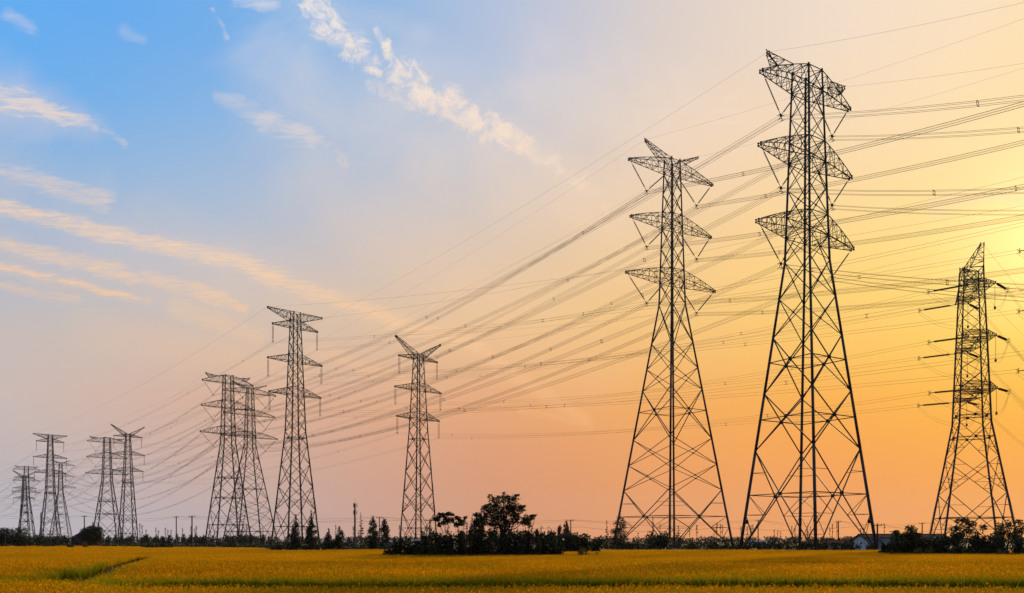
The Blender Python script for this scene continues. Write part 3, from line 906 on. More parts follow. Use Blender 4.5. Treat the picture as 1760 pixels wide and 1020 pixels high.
def rice_blades():
    V = []; T = []; Q_ = []; COL = []
    nv = 0
    zones = [(17, 36, 260, 0), (36, 62, 120, 1), (62, 105, 44, 2), (105, 265, 15, 3)]
    for y0, y1, dens, lod in zones:
        hw1 = y1 * 0.66 + 22
        n = int((y1 - y0) * 2 * hw1 * dens)
        Y = rng.uniform(y0, y1, n); X = rng.uniform(-hw1, hw1, n)
        ok = (np.abs(X) < Y * 0.66 + (8 if lod == 0 else 22))
        X, Y = X[ok], Y[ok]
        ok = Y < far_edge(880 + X / Y * F)
        X, Y = X[ok], Y[ok]
        if lod < 2:                          # planted in hills: pull blades to clump centres
            g = 0.24
            ang = 0.3
            u = X * math.cos(ang) + Y * math.sin(ang); v = -X * math.sin(ang) + Y * math.cos(ang)
            uc = (np.floor(u / g) + 0.5) * g; vc = (np.floor(v / g) + 0.5) * g
            u = uc + (u - uc) * 0.5 + rng.normal(0, 0.015, len(u)); v = vc + (v - vc) * 0.5 + rng.normal(0, 0.015, len(v))
            X = u * math.cos(ang) - v * math.sin(ang); Y = u * math.sin(ang) + v * math.cos(ang)
        gd = gap_dist(X, Y)
        ok = gd > 0
        X, Y, gd = X[ok], Y[ok], gd[ok]
        if lod < 2: uc, vc = uc[ok], vc[ok]
        n = len(X)
        big = np.sin(X * 0.21 + 1.3 * np.sin(Y * 0.11)) * 0.03 + np.sin(Y * 0.37 + X * 0.13) * 0.02
        edge = np.exp(-gd / 0.95)
        H = 0.90 + big + rng.normal(0, 0.06, n) - edge * 0.03
        if lod < 2: H += 0.10 * np.sin(uc * 41.3 + vc * 17.7) * np.sin(vc * 29.1)
        phi = rng.uniform(0, 2 * math.pi, n)
        lean = np.abs(rng.normal(0.16, 0.09, n)) * H
        wd = {0: 0.021, 1: 0.025, 2: 0.042, 3: 0.085}[lod] * rng.uniform(0.7, 1.3, n)
        ox, oy = np.cos(phi), np.sin(phi)
        # blade plane faces roughly any way
        th = rng.uniform(0, math.pi, n)
        wx, wy = np.cos(th) * wd, np.sin(th) * wd * 0.5
        B = np.stack([X, Y, np.full(n, 0.0)], 1)
        wv = np.stack([wx, wy, np.zeros(n)], 1)
        mid = np.stack([X + ox * lean * 0.35, Y + oy * lean * 0.35, H * 0.66], 1)
        tip = np.stack([X + ox * lean * 1.2, Y + oy * lean * 1.2, H], 1)
        kind = rng.uniform(0, 1, n)
        gold = kind < (0.42 if lod == 0 else 0.53 if lod == 1 else 0.66) - 0.5 * edge      # panicles and ripe leaves; greener along the ditches
        low = np.array([0.014, 0.028, 0.003]); green = np.array([0.30, 0.33, 0.012])  # blade feet darkened to deepen the ditches: shade put into the colour
        ripe = np.array([0.90, 0.43, 0.004]); straw = np.array([0.72, 0.52, 0.014])
        mixv = rng.uniform(0, 1, (n, 1))
        tipc = np.where(gold[:, None], ripe * (0.75 + 0.4 * mixv), green * (1 - mixv) + straw * mixv * 0.9)
        midc = np.where(gold[:, None], ripe * 0.35 + green * 0.45, green * 0.75)
        if lod >= 2:
            tipc = 0.7 * tipc + 0.3 * ripe; midc = 0.5 * midc + 0.5 * ripe * 0.8
        # blade: quad to the middle, triangle to the tip
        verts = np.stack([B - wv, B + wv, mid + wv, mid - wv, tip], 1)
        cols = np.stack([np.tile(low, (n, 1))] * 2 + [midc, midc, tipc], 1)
        if lod >= 2:
            cut = 0.35
            verts[:, 0:2, 2] = H[:, None] * cut
        i = nv + np.arange(n)[:, None] * 5
        Q_.append(i + np.array([[0, 1, 2, 3]])); T.append(i + np.array([[3, 2, 4]]))
        V.append(verts.reshape(-1, 3)); COL.append(cols.reshape(-1, 3)); nv += n * 5
        if lod < 2:                          # drooping heads of grain
            s = gold & (rng.uniform(0, 1, n) < 0.55)
            k = int(s.sum())
            t0 = tip[s]; o = np.stack([ox[s], oy[s], np.zeros(k)], 1)
            Lp = rng.uniform(0.09, 0.17, (k, 1)); hw = rng.uniform(0.011, 0.019, (k, 1)) * (1 if lod == 0 else 1.5)
            sd = np.stack([-oy[s], ox[s], np.zeros(k)], 1)
            m1 = t0 + o * Lp * 0.5 + np.array([[0, 0, 0.012]]); e = t0 + o * Lp - np.array([[0, 0, 1]]) * Lp * 0.55
            up = np.array([[0, 0, 1.0]])
            verts = np.stack([t0, m1 - (sd + up * .6) * hw, e, m1 + (sd + up * .6) * hw], 1)
            c = np.array([0.95, 0.43, 0.006]) * (0.75 + 0.5 * rng.uniform(0, 1, (k, 1)))
            cols = np.stack([c * .8, c, c, c], 1)
            i = nv + np.arange(k)[:, None] * 4
            Q_.append(i + np.array([[0, 1, 2, 3]]))
            V.append(verts.reshape(-1, 3)); COL.append(cols.reshape(-1, 3)); nv += k * 4
    V = np.concatenate(V); COL = np.concatenate(COL)
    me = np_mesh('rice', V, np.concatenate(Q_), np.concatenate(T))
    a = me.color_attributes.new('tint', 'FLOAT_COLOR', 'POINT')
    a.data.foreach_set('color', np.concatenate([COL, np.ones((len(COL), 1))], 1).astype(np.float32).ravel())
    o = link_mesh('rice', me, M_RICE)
    tag(o, 'ripe golden rice filling the paddies, green along the dark ditches', 'rice', None, 'stuff')
rice_blades()

# ------------------------------------------------------------------ plants
def leaf_cloud(blobs, n, size, flat=0.0, shell=0.45, aspect=2.0, up=0.0):
    """n leaf-sized faces through a set of ellipsoids (centre, radii, weight)"""
    wts = np.array([b[2] if len(b) > 2 else b[1][0] * b[1][1] * b[1][2] for b in blobs], float) ** 0.8
    wts /= wts.sum()
    idx = rng.choice(len(blobs), n, p=wts)
    cen = np.array([tuple(b[0]) for b in blobs])[idx]; rad = np.array([tuple(b[1]) for b in blobs])[idx]
    d = rng.normal(size=(n, 3)); d /= np.linalg.norm(d, axis=1, keepdims=True)
    r = rng.uniform(0, 1, (n, 1)) ** shell
    r *= rng.uniform(0.85, 1.12, (n, 1))
    P = cen + d * rad * r
    a = rng.normal(size=(n, 3)); a[:, 2] = a[:, 2] * (1 - flat) - up * 0.8
    a /= np.linalg.norm(a, axis=1, keepdims=True)
    b = np.cross(a, rng.normal(size=(n, 3))); b /= np.linalg.norm(b, axis=1, keepdims=True)
    L = size * rng.uniform(0.6, 1.4, (n, 1)); Wd = L / aspect
    v = np.stack([P - a * L * .5, P + b * Wd * .5 - a * L * .05, P + a * L * .5, P - b * Wd * .5 - a * L * .05], 1).reshape(-1, 3)
    v[:, 2] = np.maximum(v[:, 2], 0.02)
    q = np.arange(n * 4).reshape(-1, 4)
    return v, q

def crown(blobs, n, size, mat, root, name='crown', **kw):
    v, q = leaf_cloud(blobs, n, size, **kw)
    return link_mesh(name, np_mesh(name, v, q), mat, root)

def rnd(a, b):
    return random.uniform(a, b)

def limbs(root, h, blobs, r0, name='trunk', lean=0.0, forks=None):
    m = MB()
    zf = h * 0.35
    base = Vector((0, 0, 0)); mid = Vector((lean * h * .3, 0, zf))
    m.path([base, Vector((lean * h * .1, .03 * h, zf * .5)), mid], r0, r0 * .7)
    top = Vector((lean * h * .6, 0, h * .72))
    m.path([mid, mid.lerp(top, .5) + Vector((.04 * h, 0, 0)), top], r0 * .65, r0 * .25)
    for b in blobs:
        c = Vector(b[0]); s = mid.lerp(top, rnd(0, .8)) if c.z > mid.z else base.lerp(mid, .8)
        e = s.lerp(c, .5) + Vector((0, 0, -.06 * h))
        m.path([s, e, c], r0 * .35, r0 * .08)
        for _ in range(3):
            q = c + Vector((rnd(-1, 1) * b[1][0], rnd(-1, 1) * b[1][1], rnd(-.4, 1) * b[1][2])) * .8
            m.bar(c, q, r0 * .09, r0 * .04)
    return m.build(name, M_BARK, root)

def broad_tree(name, x, ybase_d, blobs_px, h_px, label, cat, n, leaf, r0=0.14, mat=None, group=None, flat=0.3, shell=0.5, trunk=True, pull=0.0, aspect=2.2):
    """blobs_px: (photo x, y, half width, half height) at the distance of the plant"""
    Yd = ybase_d
    root = empty(name, ((x - 880) / F * Yd, Yd, 0), 0, label, cat, group)
    s = Yd / F
    blobs = []
    for (bx, by, rw, rh) in blobs_px:
        rw_, rh_ = rw * s, rh * s
        blobs.append(((((bx - x) * s), rnd(-.5, .5) * rw_ + pull, CZ + (HY - by) * s), (rw_, rw_ * .9, rh_)))
    h = CZ + (HY - h_px) * s
    if trunk: limbs(root, h, blobs, r0)
    crown(blobs, n, leaf, mat or M_LEAF, root, 'crown' if trunk else 'foliage', flat=flat, shell=shell, aspect=aspect)
    return root

random.seed(3)
# the loose broadleaf tree in the middle and its neighbours (about 95 m off)
DM = 93
def fluff(blobs, k, f=.55):
    """break each lobe into smaller ragged ones"""
    out = []
    for (x, y, rw, rh) in blobs:
        out.append((x, y, rw * .95, rh * .95))
        for _ in range(k):
            a = rnd(0, 6.28); q = rnd(.5, 1.05)
            out.append((x + math.cos(a) * rw * q, y + math.sin(a) * rh * q, rw * f * rnd(.5, 1), rh * f * rnd(.4, .9)))
    return out
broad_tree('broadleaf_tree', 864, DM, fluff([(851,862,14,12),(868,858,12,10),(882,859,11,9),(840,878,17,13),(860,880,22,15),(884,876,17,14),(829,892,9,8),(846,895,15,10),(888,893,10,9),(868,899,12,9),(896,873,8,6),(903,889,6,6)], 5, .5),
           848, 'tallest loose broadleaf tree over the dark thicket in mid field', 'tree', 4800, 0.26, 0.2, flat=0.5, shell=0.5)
broad_tree('broadleaf_tree', 822, DM + 2, fluff([(822,886,8,6),(828,898,11,9),(818,900,7,9),(826,915,9,12)], 2), 884, 'narrow dense tree touching the left side of the tallest broadleaf tree', 'tree', 2000, 0.24, 0.1)
broad_tree('umbrella_tree', 768, DM - 1, fluff([(752,892,8,6),(761,886,11,5),(772,884,9,4),(774,894,10,6),(764,899,8,5),(755,902,5,4)], 2), 883, 'small umbrella shaped tree beside the foot of the lone Y horned pylon', 'tree', 1500, 0.24, 0.07, flat=0.6)
broad_tree('umbrella_tree', 790, DM, fluff([(787,891,8,4),(794,898,8,6),(786,902,7,6),(799,890,4,3)], 2), 890, 'smaller feathery tree right of the umbrella shaped tree', 'tree', 800, 0.23, 0.06, flat=0.6)
broad_tree('broadleaf_tree', 908, DM + 1, fluff([(914,888,7,4),(908,893,8,5),(901,899,8,6),(909,902,5,6),(919,886,4,3)], 2), 886, 'small leaning tree on the right side of the tallest broadleaf tree', 'tree', 900, 0.24, 0.08, flat=0.6)

def weeds(name, x, Yd, hpx, n, label, spread=4, group=None):
    root = empty(name, ((x - 880) / F * Yd, Yd, 0), 0, label, 'weed', group)
    s = Yd / F; m = MB(); blobs = []
    for i in range(n):
        bx = rnd(-spread, spread) * s; by = rnd(-spread, spread) * s
        hh = CZ + (HY - hpx) * s * rnd(.6, 1.02)
        p = Vector((bx * .5, by, 0)); q = Vector((bx * 1.3, by, hh))
        m.path([p, p.lerp(q, .6) + Vector((rnd(-.1, .1), 0, .0)), q], .03, .012)
        for j in range(5):
            t = rnd(.45, 1.0); c = p.lerp(q, t)
            blobs.append((tuple(c), (.16, .16, .28)))
    m.build('stem', M_DRY, root)
    crown(blobs, n * 26, .22, M_LEAF2, root, 'leaves', aspect=3.0)
    return root
for i, (x, hp, lab) in enumerate(((808, 882, 'tall dry weed clump left of the narrow dense tree'), (800, 893, 'shorter dry weed clump right of the feathery tree'),
                                (738, 900, 'dry seeding weed standing by the lone pylon foot'), (846, 905, 'thin weed stalks under the tallest broadleaf tree'), (926, 905, 'dry weed clump right of the small leaning tree'))):
    weeds('weed_clump', x, DM - 2, hp, 6, lab)

# thickets
def thicket(name, xs, Yd, label, n, leaf, mat, depth=5.0):
    """xs: (x, top y, half width) bumps of an uncountable bank of bushes"""
    root_x = (xs[0][0] - 880) / F * Yd
    s = Yd / F; blobs = []
    for (x, ty, hw) in xs:
        for j in range(7):
            ty_ = ty + rnd(-5, 4) if HY - ty > 4 else ty + rnd(-2, 2)
            top = max(.7, CZ + (HY - ty_) * s); r = hw * s * rnd(.25, .7)
            zc = top * (rnd(.3, .6) if j < 3 else rnd(.6, .86))
            blobs.append((((x + rnd(-.7, .7) * hw - 880) * s, Yd + rnd(0, depth), zc), (r, r, min(top - zc, zc)), 1.0 if j < 3 else .5))
        for _ in range(4):                   # the dense foot
            top = max(.7, CZ + (HY - ty) * s) * .5; r = hw * s * rnd(.5, .9)
            blobs.append((((x + rnd(-.9, .9) * hw - 880) * s, Yd + rnd(-.3, depth), top * .5), (r, r, top * .55), .8))
        for _ in range(3):                   # stray shoots
            top = CZ + (HY - ty + rnd(3, 9)) * s
            blobs.append((((x + rnd(-1, 1) * hw - 880) * s, Yd + rnd(0, 2), top * .7), (.12, .12, top * .33), .07))
    v, q = leaf_cloud(blobs, n, leaf, shell=.4, aspect=1.8)
    o = link_mesh(name, np_mesh(name, v, q), mat)
    return tag(o, label, 'undergrowth', None, 'stuff')
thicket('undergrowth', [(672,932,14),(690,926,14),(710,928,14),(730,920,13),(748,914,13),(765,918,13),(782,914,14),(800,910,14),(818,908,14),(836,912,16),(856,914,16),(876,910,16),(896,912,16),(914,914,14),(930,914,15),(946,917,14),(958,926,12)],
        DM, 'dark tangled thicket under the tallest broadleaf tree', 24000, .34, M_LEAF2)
thicket('undergrowth', [(1060,938,14),(1080,936,14),(1110,938,14),(1130,937,14),(1200,936,14),(1235,938,14),(1260,938,14),(1290,938,12),(1320,937,12),(1345,934,10),(1380,938,12),(1405,936,12),(1420,932,12),(1442,933,12),(1462,931,11),(1478,935,9)],
        158, 'low dull grass and scrub along the far edge of the rice', 9000, .36, M_BANK, 8.0)
thicket('undergrowth', [(-40,938,14),(-10,937,12),(30,938,14),(70,938,14),(175,937,14),(215,938,14),(240,937,14),(310,938,14),(350,939,14),(390,938,14),(430,938,14),(470,937,14),(580,939,16),(610,940,16),(640,940,16)],
        232, 'low dark hedge strip along the far left edge of the rice', 9000, .5, M_LEAF2, 8.0)

def shrub(x, Yd, ty, hw, label, n=700, leaf=.32, mat=None, group=None, name='shrub', base=None):
    root = empty(name, ((x - 880) / F * Yd, Yd, 0), 0, label, 'shrub', group)
    s = Yd / F; top = CZ + (HY - ty) * s; blobs = []
    for j in range(7):
        r = hw * s * rnd(.4, .62); a = rnd(0, 6.28)
        zc = top * rnd(.3, .78)
        blobs.append(((math.cos(a) * hw * s * .52, math.sin(a) * hw * s * .5, zc), (r, r, min(top - zc, top * .4))))
    m = MB()
    for b in blobs: m.bar((0, 0, 0), b[0], .06, .02)
    m.build('stem', M_BARK, root)
    crown(blobs, n, leaf, mat or M_LEAF2, root, 'foliage', shell=.45, aspect=1.9)
    return root
shrub(965, DM + 30, 914, 26, 'broad dark shrub under the paired round topped trees', 1500, .42)
shrub(1000, DM + 30, 916, 24, 'broad dark shrub right of the paired trees', 1400, .42)
shrub(1028, DM + 32, 921, 16, 'dark shrub ending the mid field hedge on the right', 800, .42)
shrub(1004, 92, 941, 12, 'low yellow green bush at the right end of the mid thicket', 520, .2, M_YELLOW)
shrub(1025, 92, 948, 5, 'tiny yellow green tuft right of the low yellow bush', 120, .16, M_YELLOW)
shrub(1085, 170, 932, 20, 'dark rounded scrub just inside the second pylon left foot', 800, .4)
shrub(1132, 165, 911, 24, 'large round dark bush inside the feet of the second tallest pylon', 1700, .42)
shrub(1190, 168, 932, 13, 'low round bush between the right feet of the second tallest pylon', 600, .4)
shrub(1228, 172, 930, 11, 'low dark bush by the rightmost foot of the second tallest pylon', 480, .4)
shrub(268, 196, 932, 26, 'square dark vine covered hedge alone in the left paddy', 1700, .36, name='hedge')
shrub(283, 194, 940, 9, 'yellow green vine tuft on the right end of the square hedge', 260, .3, M_YELLOW)
shrub(475, 148, 937, 14, 'dark bush at the left foot of the tall flat topped pylon', 600, .38)
shrub(498, 146, 935, 14, 'dark bush below the left tall conifer', 600, .38)
shrub(528, 146, 934, 16, 'wide dark bush below the right tall conifer', 700, .38)
shrub(552, 148, 937, 12, 'low dark bush right of the tall conifers', 480, .38)
shrub(1467, 150, 925, 8, 'spiky young bush standing between the red roof and the white house', 220, .36, M_LEAF)
shrub(1494, 150, 936, 7, 'dark bush against the white house gable', 300, .34)
shrub(1578, 101, 941, 9, 'bright yellow green bush at the near edge of the right thicket', 420, .2, M_YELLOW)
shrub(1533, 100, 946, 4, 'small yellow green bush at the left end of the right thicket', 150, .18, M_YELLOW)
shrub(1597, 101, 942, 9, 'second yellow green bush in front of the right thicket, duller', 380, .2, M_YELLOW)
shrub(1722, 100, 942, 9, 'olive bush in front of the angle pylon right foot', 300, .2, M_YELLOW)
shrub(1738, 98, 948, 14, 'dry brownish grass tuft at the right edge of the rice', 420, .22, M_DRY)
shrub(120, 205, 935, 7, 'spiky green weeds in the paddy before the brick house', 200, .5, M_BANK)
shrub(148, 205, 934, 6, 'weeds with yellow flowers before the brick house', 200, .35, M_YELLOW)
shrub(217, 205, 939, 3, 'tiny lone weed in the paddy left of the square hedge', 60, .3, M_BANK)
thicket('undergrowth', [(x, 931 + rnd(-1.5, 2), 22) for x in range(1030, 1530, 20)], 240, 'dull scrub strip behind the two tallest pylons', 11000, .55, M_LEAF2, 40.0)
thicket('undergrowth', [(x, 932 + rnd(-1.5, 2), 22) for x in range(-60, 700, 20)], 300, 'dull scrub strip behind the small roadside trees', 15000, .6, M_LEAF2, 60.0)
# right thicket
thicket('undergrowth', [(1540,934,10),(1560,930,14),(1580,928,14),(1605,926,15),(1630,922,16),(1655,918,16),(1680,918,15),(1705,922,14),(1730,920,14),(1755,920,14),(1785,922,16),(1815,924,16)],
        104, 'dark thicket around the feet of the whole angle pylon', 19000, .34, M_LEAF2)
broad_tree('broadleaf_tree', 1564, 106, [(1563,910,11,8),(1570,922,14,10),(1557,921,9,9),(1572,934,14,9)], 908, 'rounded dark tree in front of the white house roof, right one', 'tree', 1500, .3, .1)
broad_tree('broadleaf_tree', 1541, 107, [(1540,917,9,6),(1543,926,11,9),(1546,937,12,8),(1550,925,8,7)], 914, 'smaller rounded tree at the left end of the right thicket', 'tree', 1000, .3, .09)
broad_tree('broadleaf_tree', 1660, 112, [(1655,895,14,6),(1668,901,14,7),(1646,908,11,7),(1690,906,8,7),(1662,912,16,8),(1640,915,8,6)], 892, 'spreading feathery tree seen through the angle pylon feet', 'tree', 1100, .32, .12, flat=.5)
broad_tree('broadleaf_tree', 1732, 110, [(1718,908,9,10),(1735,904,10,10),(1750,898,8,7),(1726,918,14,8),(1752,910,12,10),(1770,905,12,10),(1744,920,14,8)], 895, 'dense tree at the right edge beside the angle pylon', 'tree', 1500, .32, .14, flat=.4)

# conifers
def conifer(x, Yd, ty, hw, label, sparse=False, shape='c', group=None, cat='conifer'):
    root = empty('conifer_tree', ((x - 880) / F * Yd, Yd, 0), 0, label, cat, group)
    s = Yd / F; h = CZ + (HY - ty) * s; w = hw * s * (1.4 if shape == 'c' else 1.0)
    m = MB(); m.bar((0, 0, 0), (0, 0, h * .97), .17 if not sparse else .1, .03)
    blobs = []
    n = int(h / .55)
    for i in range(n):
        t = (i + .5) / n
        if shape == 'c': r = w * min(1, 1.25 * (1 - t)) ** .8 * (1.0 if t > .1 else .75)
        else: r = w * math.sin(math.pi * min(1, .2 + t * .8)) ** .5
        if sparse: r = w * (1 - t) ** .9
        r *= rnd(.7, 1.2)
        k = 4 if not sparse else 3
        for j in range(k):
            a = rnd(0, 6.28)
            c = (math.cos(a) * r * .55, math.sin(a) * r * .55, h * (.08 + .9 * t))
            m.bar((0, 0, c[2] + .1), c, .04, .015)
            blobs.append((c, (max(.14, r * .62), max(.14, r * .62), .55 if not sparse else .24)))
    m.build('trunk', M_BARK, root)
    crown(blobs, int(n * (250 if not sparse else 60)), .3 if not sparse else .26, M_CONIF, root, shell=.55, aspect=2.4, up=.5)
    return root
conifer(508, 150, 884, 9, 'left one of the two tall conifers at the flat topped pylon')
conifer(535, 150, 876, 9, 'tallest dark conifer at the right foot of the flat topped pylon')
conifer(565, 165, 907, 9, 'short conifer right of the tall pair, left of its twin')
conifer(584, 165, 904, 9, 'short conifer between its twin and the telecom mast', shape='b')
conifer(620, 165, 879, 7, 'thin sparse pointed conifer just right of the telecom mast', True)
conifer(641, 160, 888, 10, 'full rounded conifer, left one beside the short pole', shape='b')
conifer(661, 160, 891, 10, 'full rounded conifer, right one beside the short pole', shape='b')
conifer(962, 190, 903, 6, 'left small conifer of the pair rising over the mid hedge', shape='b')
conifer(973, 190, 894, 8, 'right taller tree of the pair rising over the mid hedge', shape='b')
conifer(1043, 190, 892, 6, 'pointed conifer just left of the second pylon foot', True)
conifer(1066, 190, 884, 15, 'full tall tree behind the left foot of the second tallest pylon', shape='b')
conifer(1122, 185, 886, 5, 'thin conifer rising from the big round bush, left one', True)
conifer(1166, 185, 902, 6, 'thin conifer right of the big round bush', True)
conifer(1097, 195, 915, 6, 'small sparse conifer between the left legs of the second pylon', True)

# left grove
def grove_tree(x, Yd, ty, hw, label, n=3600, leaf=.6):
    s = Yd
    return broad_tree('broadleaf_tree', x, Yd, [(x + rnd(-.45, .45) * hw, ty + rnd(.25, .8) * (938 - ty), hw * rnd(.5, .7), (938 - ty) * rnd(.25, .4)) for _ in range(8)] + [(x, ty + 6, hw * .6, 6), (x, 930, hw, 9)], ty, label, 'tree', n, leaf, .2, M_LEAF2, None, .2, .42)
grove_tree(4, 300, 906, 22, 'dark round tree at the left edge of the picture')
grove_tree(30, 300, 906, 24, 'biggest dark round tree of the left grove')
grove_tree(68, 310, 919, 18, 'low tree of the left grove below the far flat topped pylon', 1100)
grove_tree(95, 310, 922, 17, 'low tree between the left grove and the brick house', 1000)
grove_tree(112, 312, 919, 8, 'small round tree touching the left wall of the brick house', 500)
broad_tree('broadleaf_tree', 158, 262, fluff([(150,912,10,7),(163,910,12,6),(170,919,9,9),(152,923,14,9),(168,929,12,8),(158,906,6,3),(158,918,19,13),(144,922,9,10)], 2), 904, 'spreading tree leaning over the roof of the brick house', 'tree', 5200, .5, .2)

# roadside trees: a row of small clipped trees, one kind
def copy_thing(root, loc, sc, rz):
    r = root.copy(); C.objects.link(r); r.location = loc; r.scale = sc; r.rotation_euler = (0, 0, rz)
    for ch in list(root.children):
        c = ch.copy(); C.objects.link(c); c.parent = r
    return r
Yr = 330
s = Yr / F
rt0 = empty('roadside_tree', ((185 - 880) * s, Yr, 0), 0, 'small dark clipped tree in the even row along the far left road', 'tree', 'small clipped trees along the far road')
m = MB(); m.bar((0, 0, 0), (0, 0, 2.6), .12, .05); m.build('trunk', M_BARK, rt0)
crown([((0, 0, 2.6), (1.2, 1.2, 1.5)), ((.2, 0, 3.7), (.7, .7, .9)), ((-.3, .2, 2.0), (1.1, 1, .9))], 300, .55, M_LEAF2, rt0, shell=.45)
xx = 196
while xx < 470:
    if not 240 < xx < 244:
        copy_thing(rt0, ((xx - 880) * s, Yr + rnd(-4, 4), 0), (rnd(.8, 1.15),) * 2 + (rnd(.8, 1.2),), rnd(0, 6))
    xx += rnd(7.5, 12)
for xx in (575, 597, 608, 630, 652, 680):
    copy_thing(rt0, ((xx - 880) * s, Yr + rnd(-4, 4), 0), (rnd(.8, 1.1),) * 2 + (rnd(.7, 1.05),), rnd(0, 6))

# tall thin saplings with tufted tips far off
Ysap = 520; s = Ysap / F
sp0 = empty('bare_sapling', ((240 - 880) * s, Ysap, 0), 0, 'thin bare sapling with a tufted tip rising above the far treeline', 'sapling', 'thin saplings along the horizon')
m = MB(); m.path([(0, 0, 0), (.1, 0, 6), (-.05, 0, 13.5)], .17, .07)
for j in range(9):
    z_ = 6 + j * .8; a = rnd(0, 6.3); m.bar((0, 0, z_), (math.cos(a) * .9, math.sin(a) * .9, z_ + .9), .06, .03)
m.build('trunk', M_BARK, sp0)
crown([((0, 0, 12.6), (.5, .5, 1.1)), ((.1, 0, 10.6), (.5, .5, 1.0)), ((0, .2, 8.4), (.6, .6, .8))], 46, .6, M_FARLEAF, sp0)
for xx in (246,258,266,281,289,300,313,320,336,344,352,372,387,396,408,421,433,447,593,600,675,684,1120,1186,1194,1207,1217,1220,1230,1245,1253,1262,1266,1280,1298,1307,1318,1326,1333,1347,1359,1366,1378,1407,1415,1424,1435,1448,1455,1465,1476,1504,1527,1581):
    hh = rnd(.62, 1.05) * (1.0 if xx < 700 else 1.0)
    copy_thing(sp0, ((xx + rnd(-1, 1) - 880) * s, Ysap + rnd(-40, 40), 0), (rnd(.8, 1.2),) * 2 + (hh,), rnd(0, 6))

# far treeline, one uncountable mass
def treeline():
    n = 520; blobs = []
    for i in range(n):
        Y_ = rnd(560, 900); x = rnd(-60, 1840)
        hpx = rnd(5, 9) * (1.25 if 380 < x < 470 else 1.0)
        hh = CZ + hpx * Y_ / F
        blobs.append((((x - 880) / F * Y_, Y_, hh * .5), (hh * rnd(.5, 1.0), hh * .7, hh * .52)))
    v, q = leaf_cloud(blobs, 30000, 1.5, shell=.45, aspect=1.6)
    o = link_mesh('treeline', np_mesh('treeline', v, q), M_FARLEAF)
    tag(o, 'low blue green treeline running along the whole horizon', 'treeline', None, 'stuff')
treeline()

# ------------------------------------------------------------------ buildings
def gable_roof(x0, x1, y0, y1, z0, z1, over=.4, th=.18):
    """ridge along x"""
    m = MB(); ym = (y0 + y1) / 2
    a = [(x0 - over, y0 - over, z0), (x1 + over, y0 - over, z0), (x1 + over, ym, z1), (x0 - over, ym, z1)]
    b = [(x0 - over, y1 + over, z0), (x0 - over, ym, z1), (x1 + over, ym, z1), (x1 + over, y1 + over, z0)]
    for f in (a, b):
        m.poly(f); m.poly([(p[0], p[1], p[2] - th) for p in reversed(f)])
        for i in range(4):
            p, q = f[i], f[(i + 1) % 4]
            m.poly([p, (p[0], p[1], p[2] - th), (q[0], q[1], q[2] - th), q])
    for k in range(int((x1 - x0) / .5)):
        xk = x0 + k * .5
        m.bar((xk, y0 - over, z0 + .03), (xk, ym, z1 + .03), .04)
    m.bar((x0 - over, ym, z1 + .05), (x1 + over, ym, z1 + .05), .12)
    return m
def hip_roof(x0, x1, y0, y1, z0, z1, inset, over=.5):
    m = MB(); ym = (y0 + y1) / 2
    a, b, c, d = (x0 - over, y0 - over, z0), (x1 + over, y0 - over, z0), (x1 + over, y1 + over, z0), (x0 - over, y1 + over, z0)
    e, f = (x0 + inset, ym, z1), (x1 - inset, ym, z1)
    m.poly([a, b, f, e]); m.poly([c, d, e, f]); m.poly([d, a, e]); m.poly([b, c, f]); m.poly([d, c, b, a])
    for p, q in ((a, e), (d, e), (b, f), (c, f), (e, f), (a, b), (d, a)): m.bar(p, q, .09)
    return m
def hip_walls(x0, x1, y0, y1, z0):
    m = MB(); m.box(((x0 + x1) / 2, (y0 + y1) / 2, z0 / 2), (x1 - x0, y1 - y0, z0)); return m
def gable_walls(x0, x1, y0, y1, z0, z1):
    m = MB(); ym = (y0 + y1) / 2
    m.poly([(x0, y0, 0), (x1, y0, 0), (x1, y0, z0), (x0, y0, z0)]); m.poly([(x1, y1, 0), (x0, y1, 0), (x0, y1, z0), (x1, y1, z0)])
    m.poly([(x0, y1, 0), (x0, y0, 0), (x0, y0, z0), (x0, ym, z1 - .12), (x0, y1, z0)]); m.poly([(x1, y0, 0), (x1, y1, 0), (x1, y1, z0), (x1, ym, z1 - .12), (x1, y0, z0)])
    return m
def window(x, y, z, w, h, root, axis='x'):
    f = MB(); t = .07
    for dz in (-h / 2, h / 2): f.box((x, y, z + dz), (w + t * 2, .1, t * 1.6))
    for dx_ in (-w / 2, 0, w / 2): f.box((x + dx_, y - .004, z), (t, .09, h))
    o = f.build('window', M_FRAME, root)
    p = MB(); p.box((x, y + .02, z), (w, .05, h)); p.build('pane', M_GLASS, o)
    return o

# white house, gable end towards the left front
WH = empty('white_house', (74.2, 172, 0), R(0), 'long low white house with dark tiled roof behind the tallest pylon foot', 'house')
gable_walls(0, 17, 0, 7, 2.75, 3.75).build('wall', M_WHITE, WH)
gable_roof(0, 17, 0, 7, 2.75, 3.85, .45).build('roof', M_TILE, WH)
m = MB(); m.box((6.2, -.9, 1.3), (6.4, 1.7, 2.5)); m.box((6.2, -.95, 2.62), (6.9, 2.0, .16)); m.build('porch', M_WHITE, WH)
d = MB(); d.box((5.2, -1.77, 1.05), (1.3, .06, 2.0)); d.build('door', M_DOOR, WH)
window(8.2, -1.78, 1.5, 1.0, 1.1, WH); window(1.2, -.03, 1.5, 1.0, 1.1, WH); window(12.6, -.03, 1.5, 1.2, 1.1, WH); window(15, -.03, 1.5, 1.2, 1.1, WH)
g = MB(); g.bar((-.5, -.5, 2.68), (17.4, -.5, 2.68), .08); g.build('gutter', M_FRAME, WH)

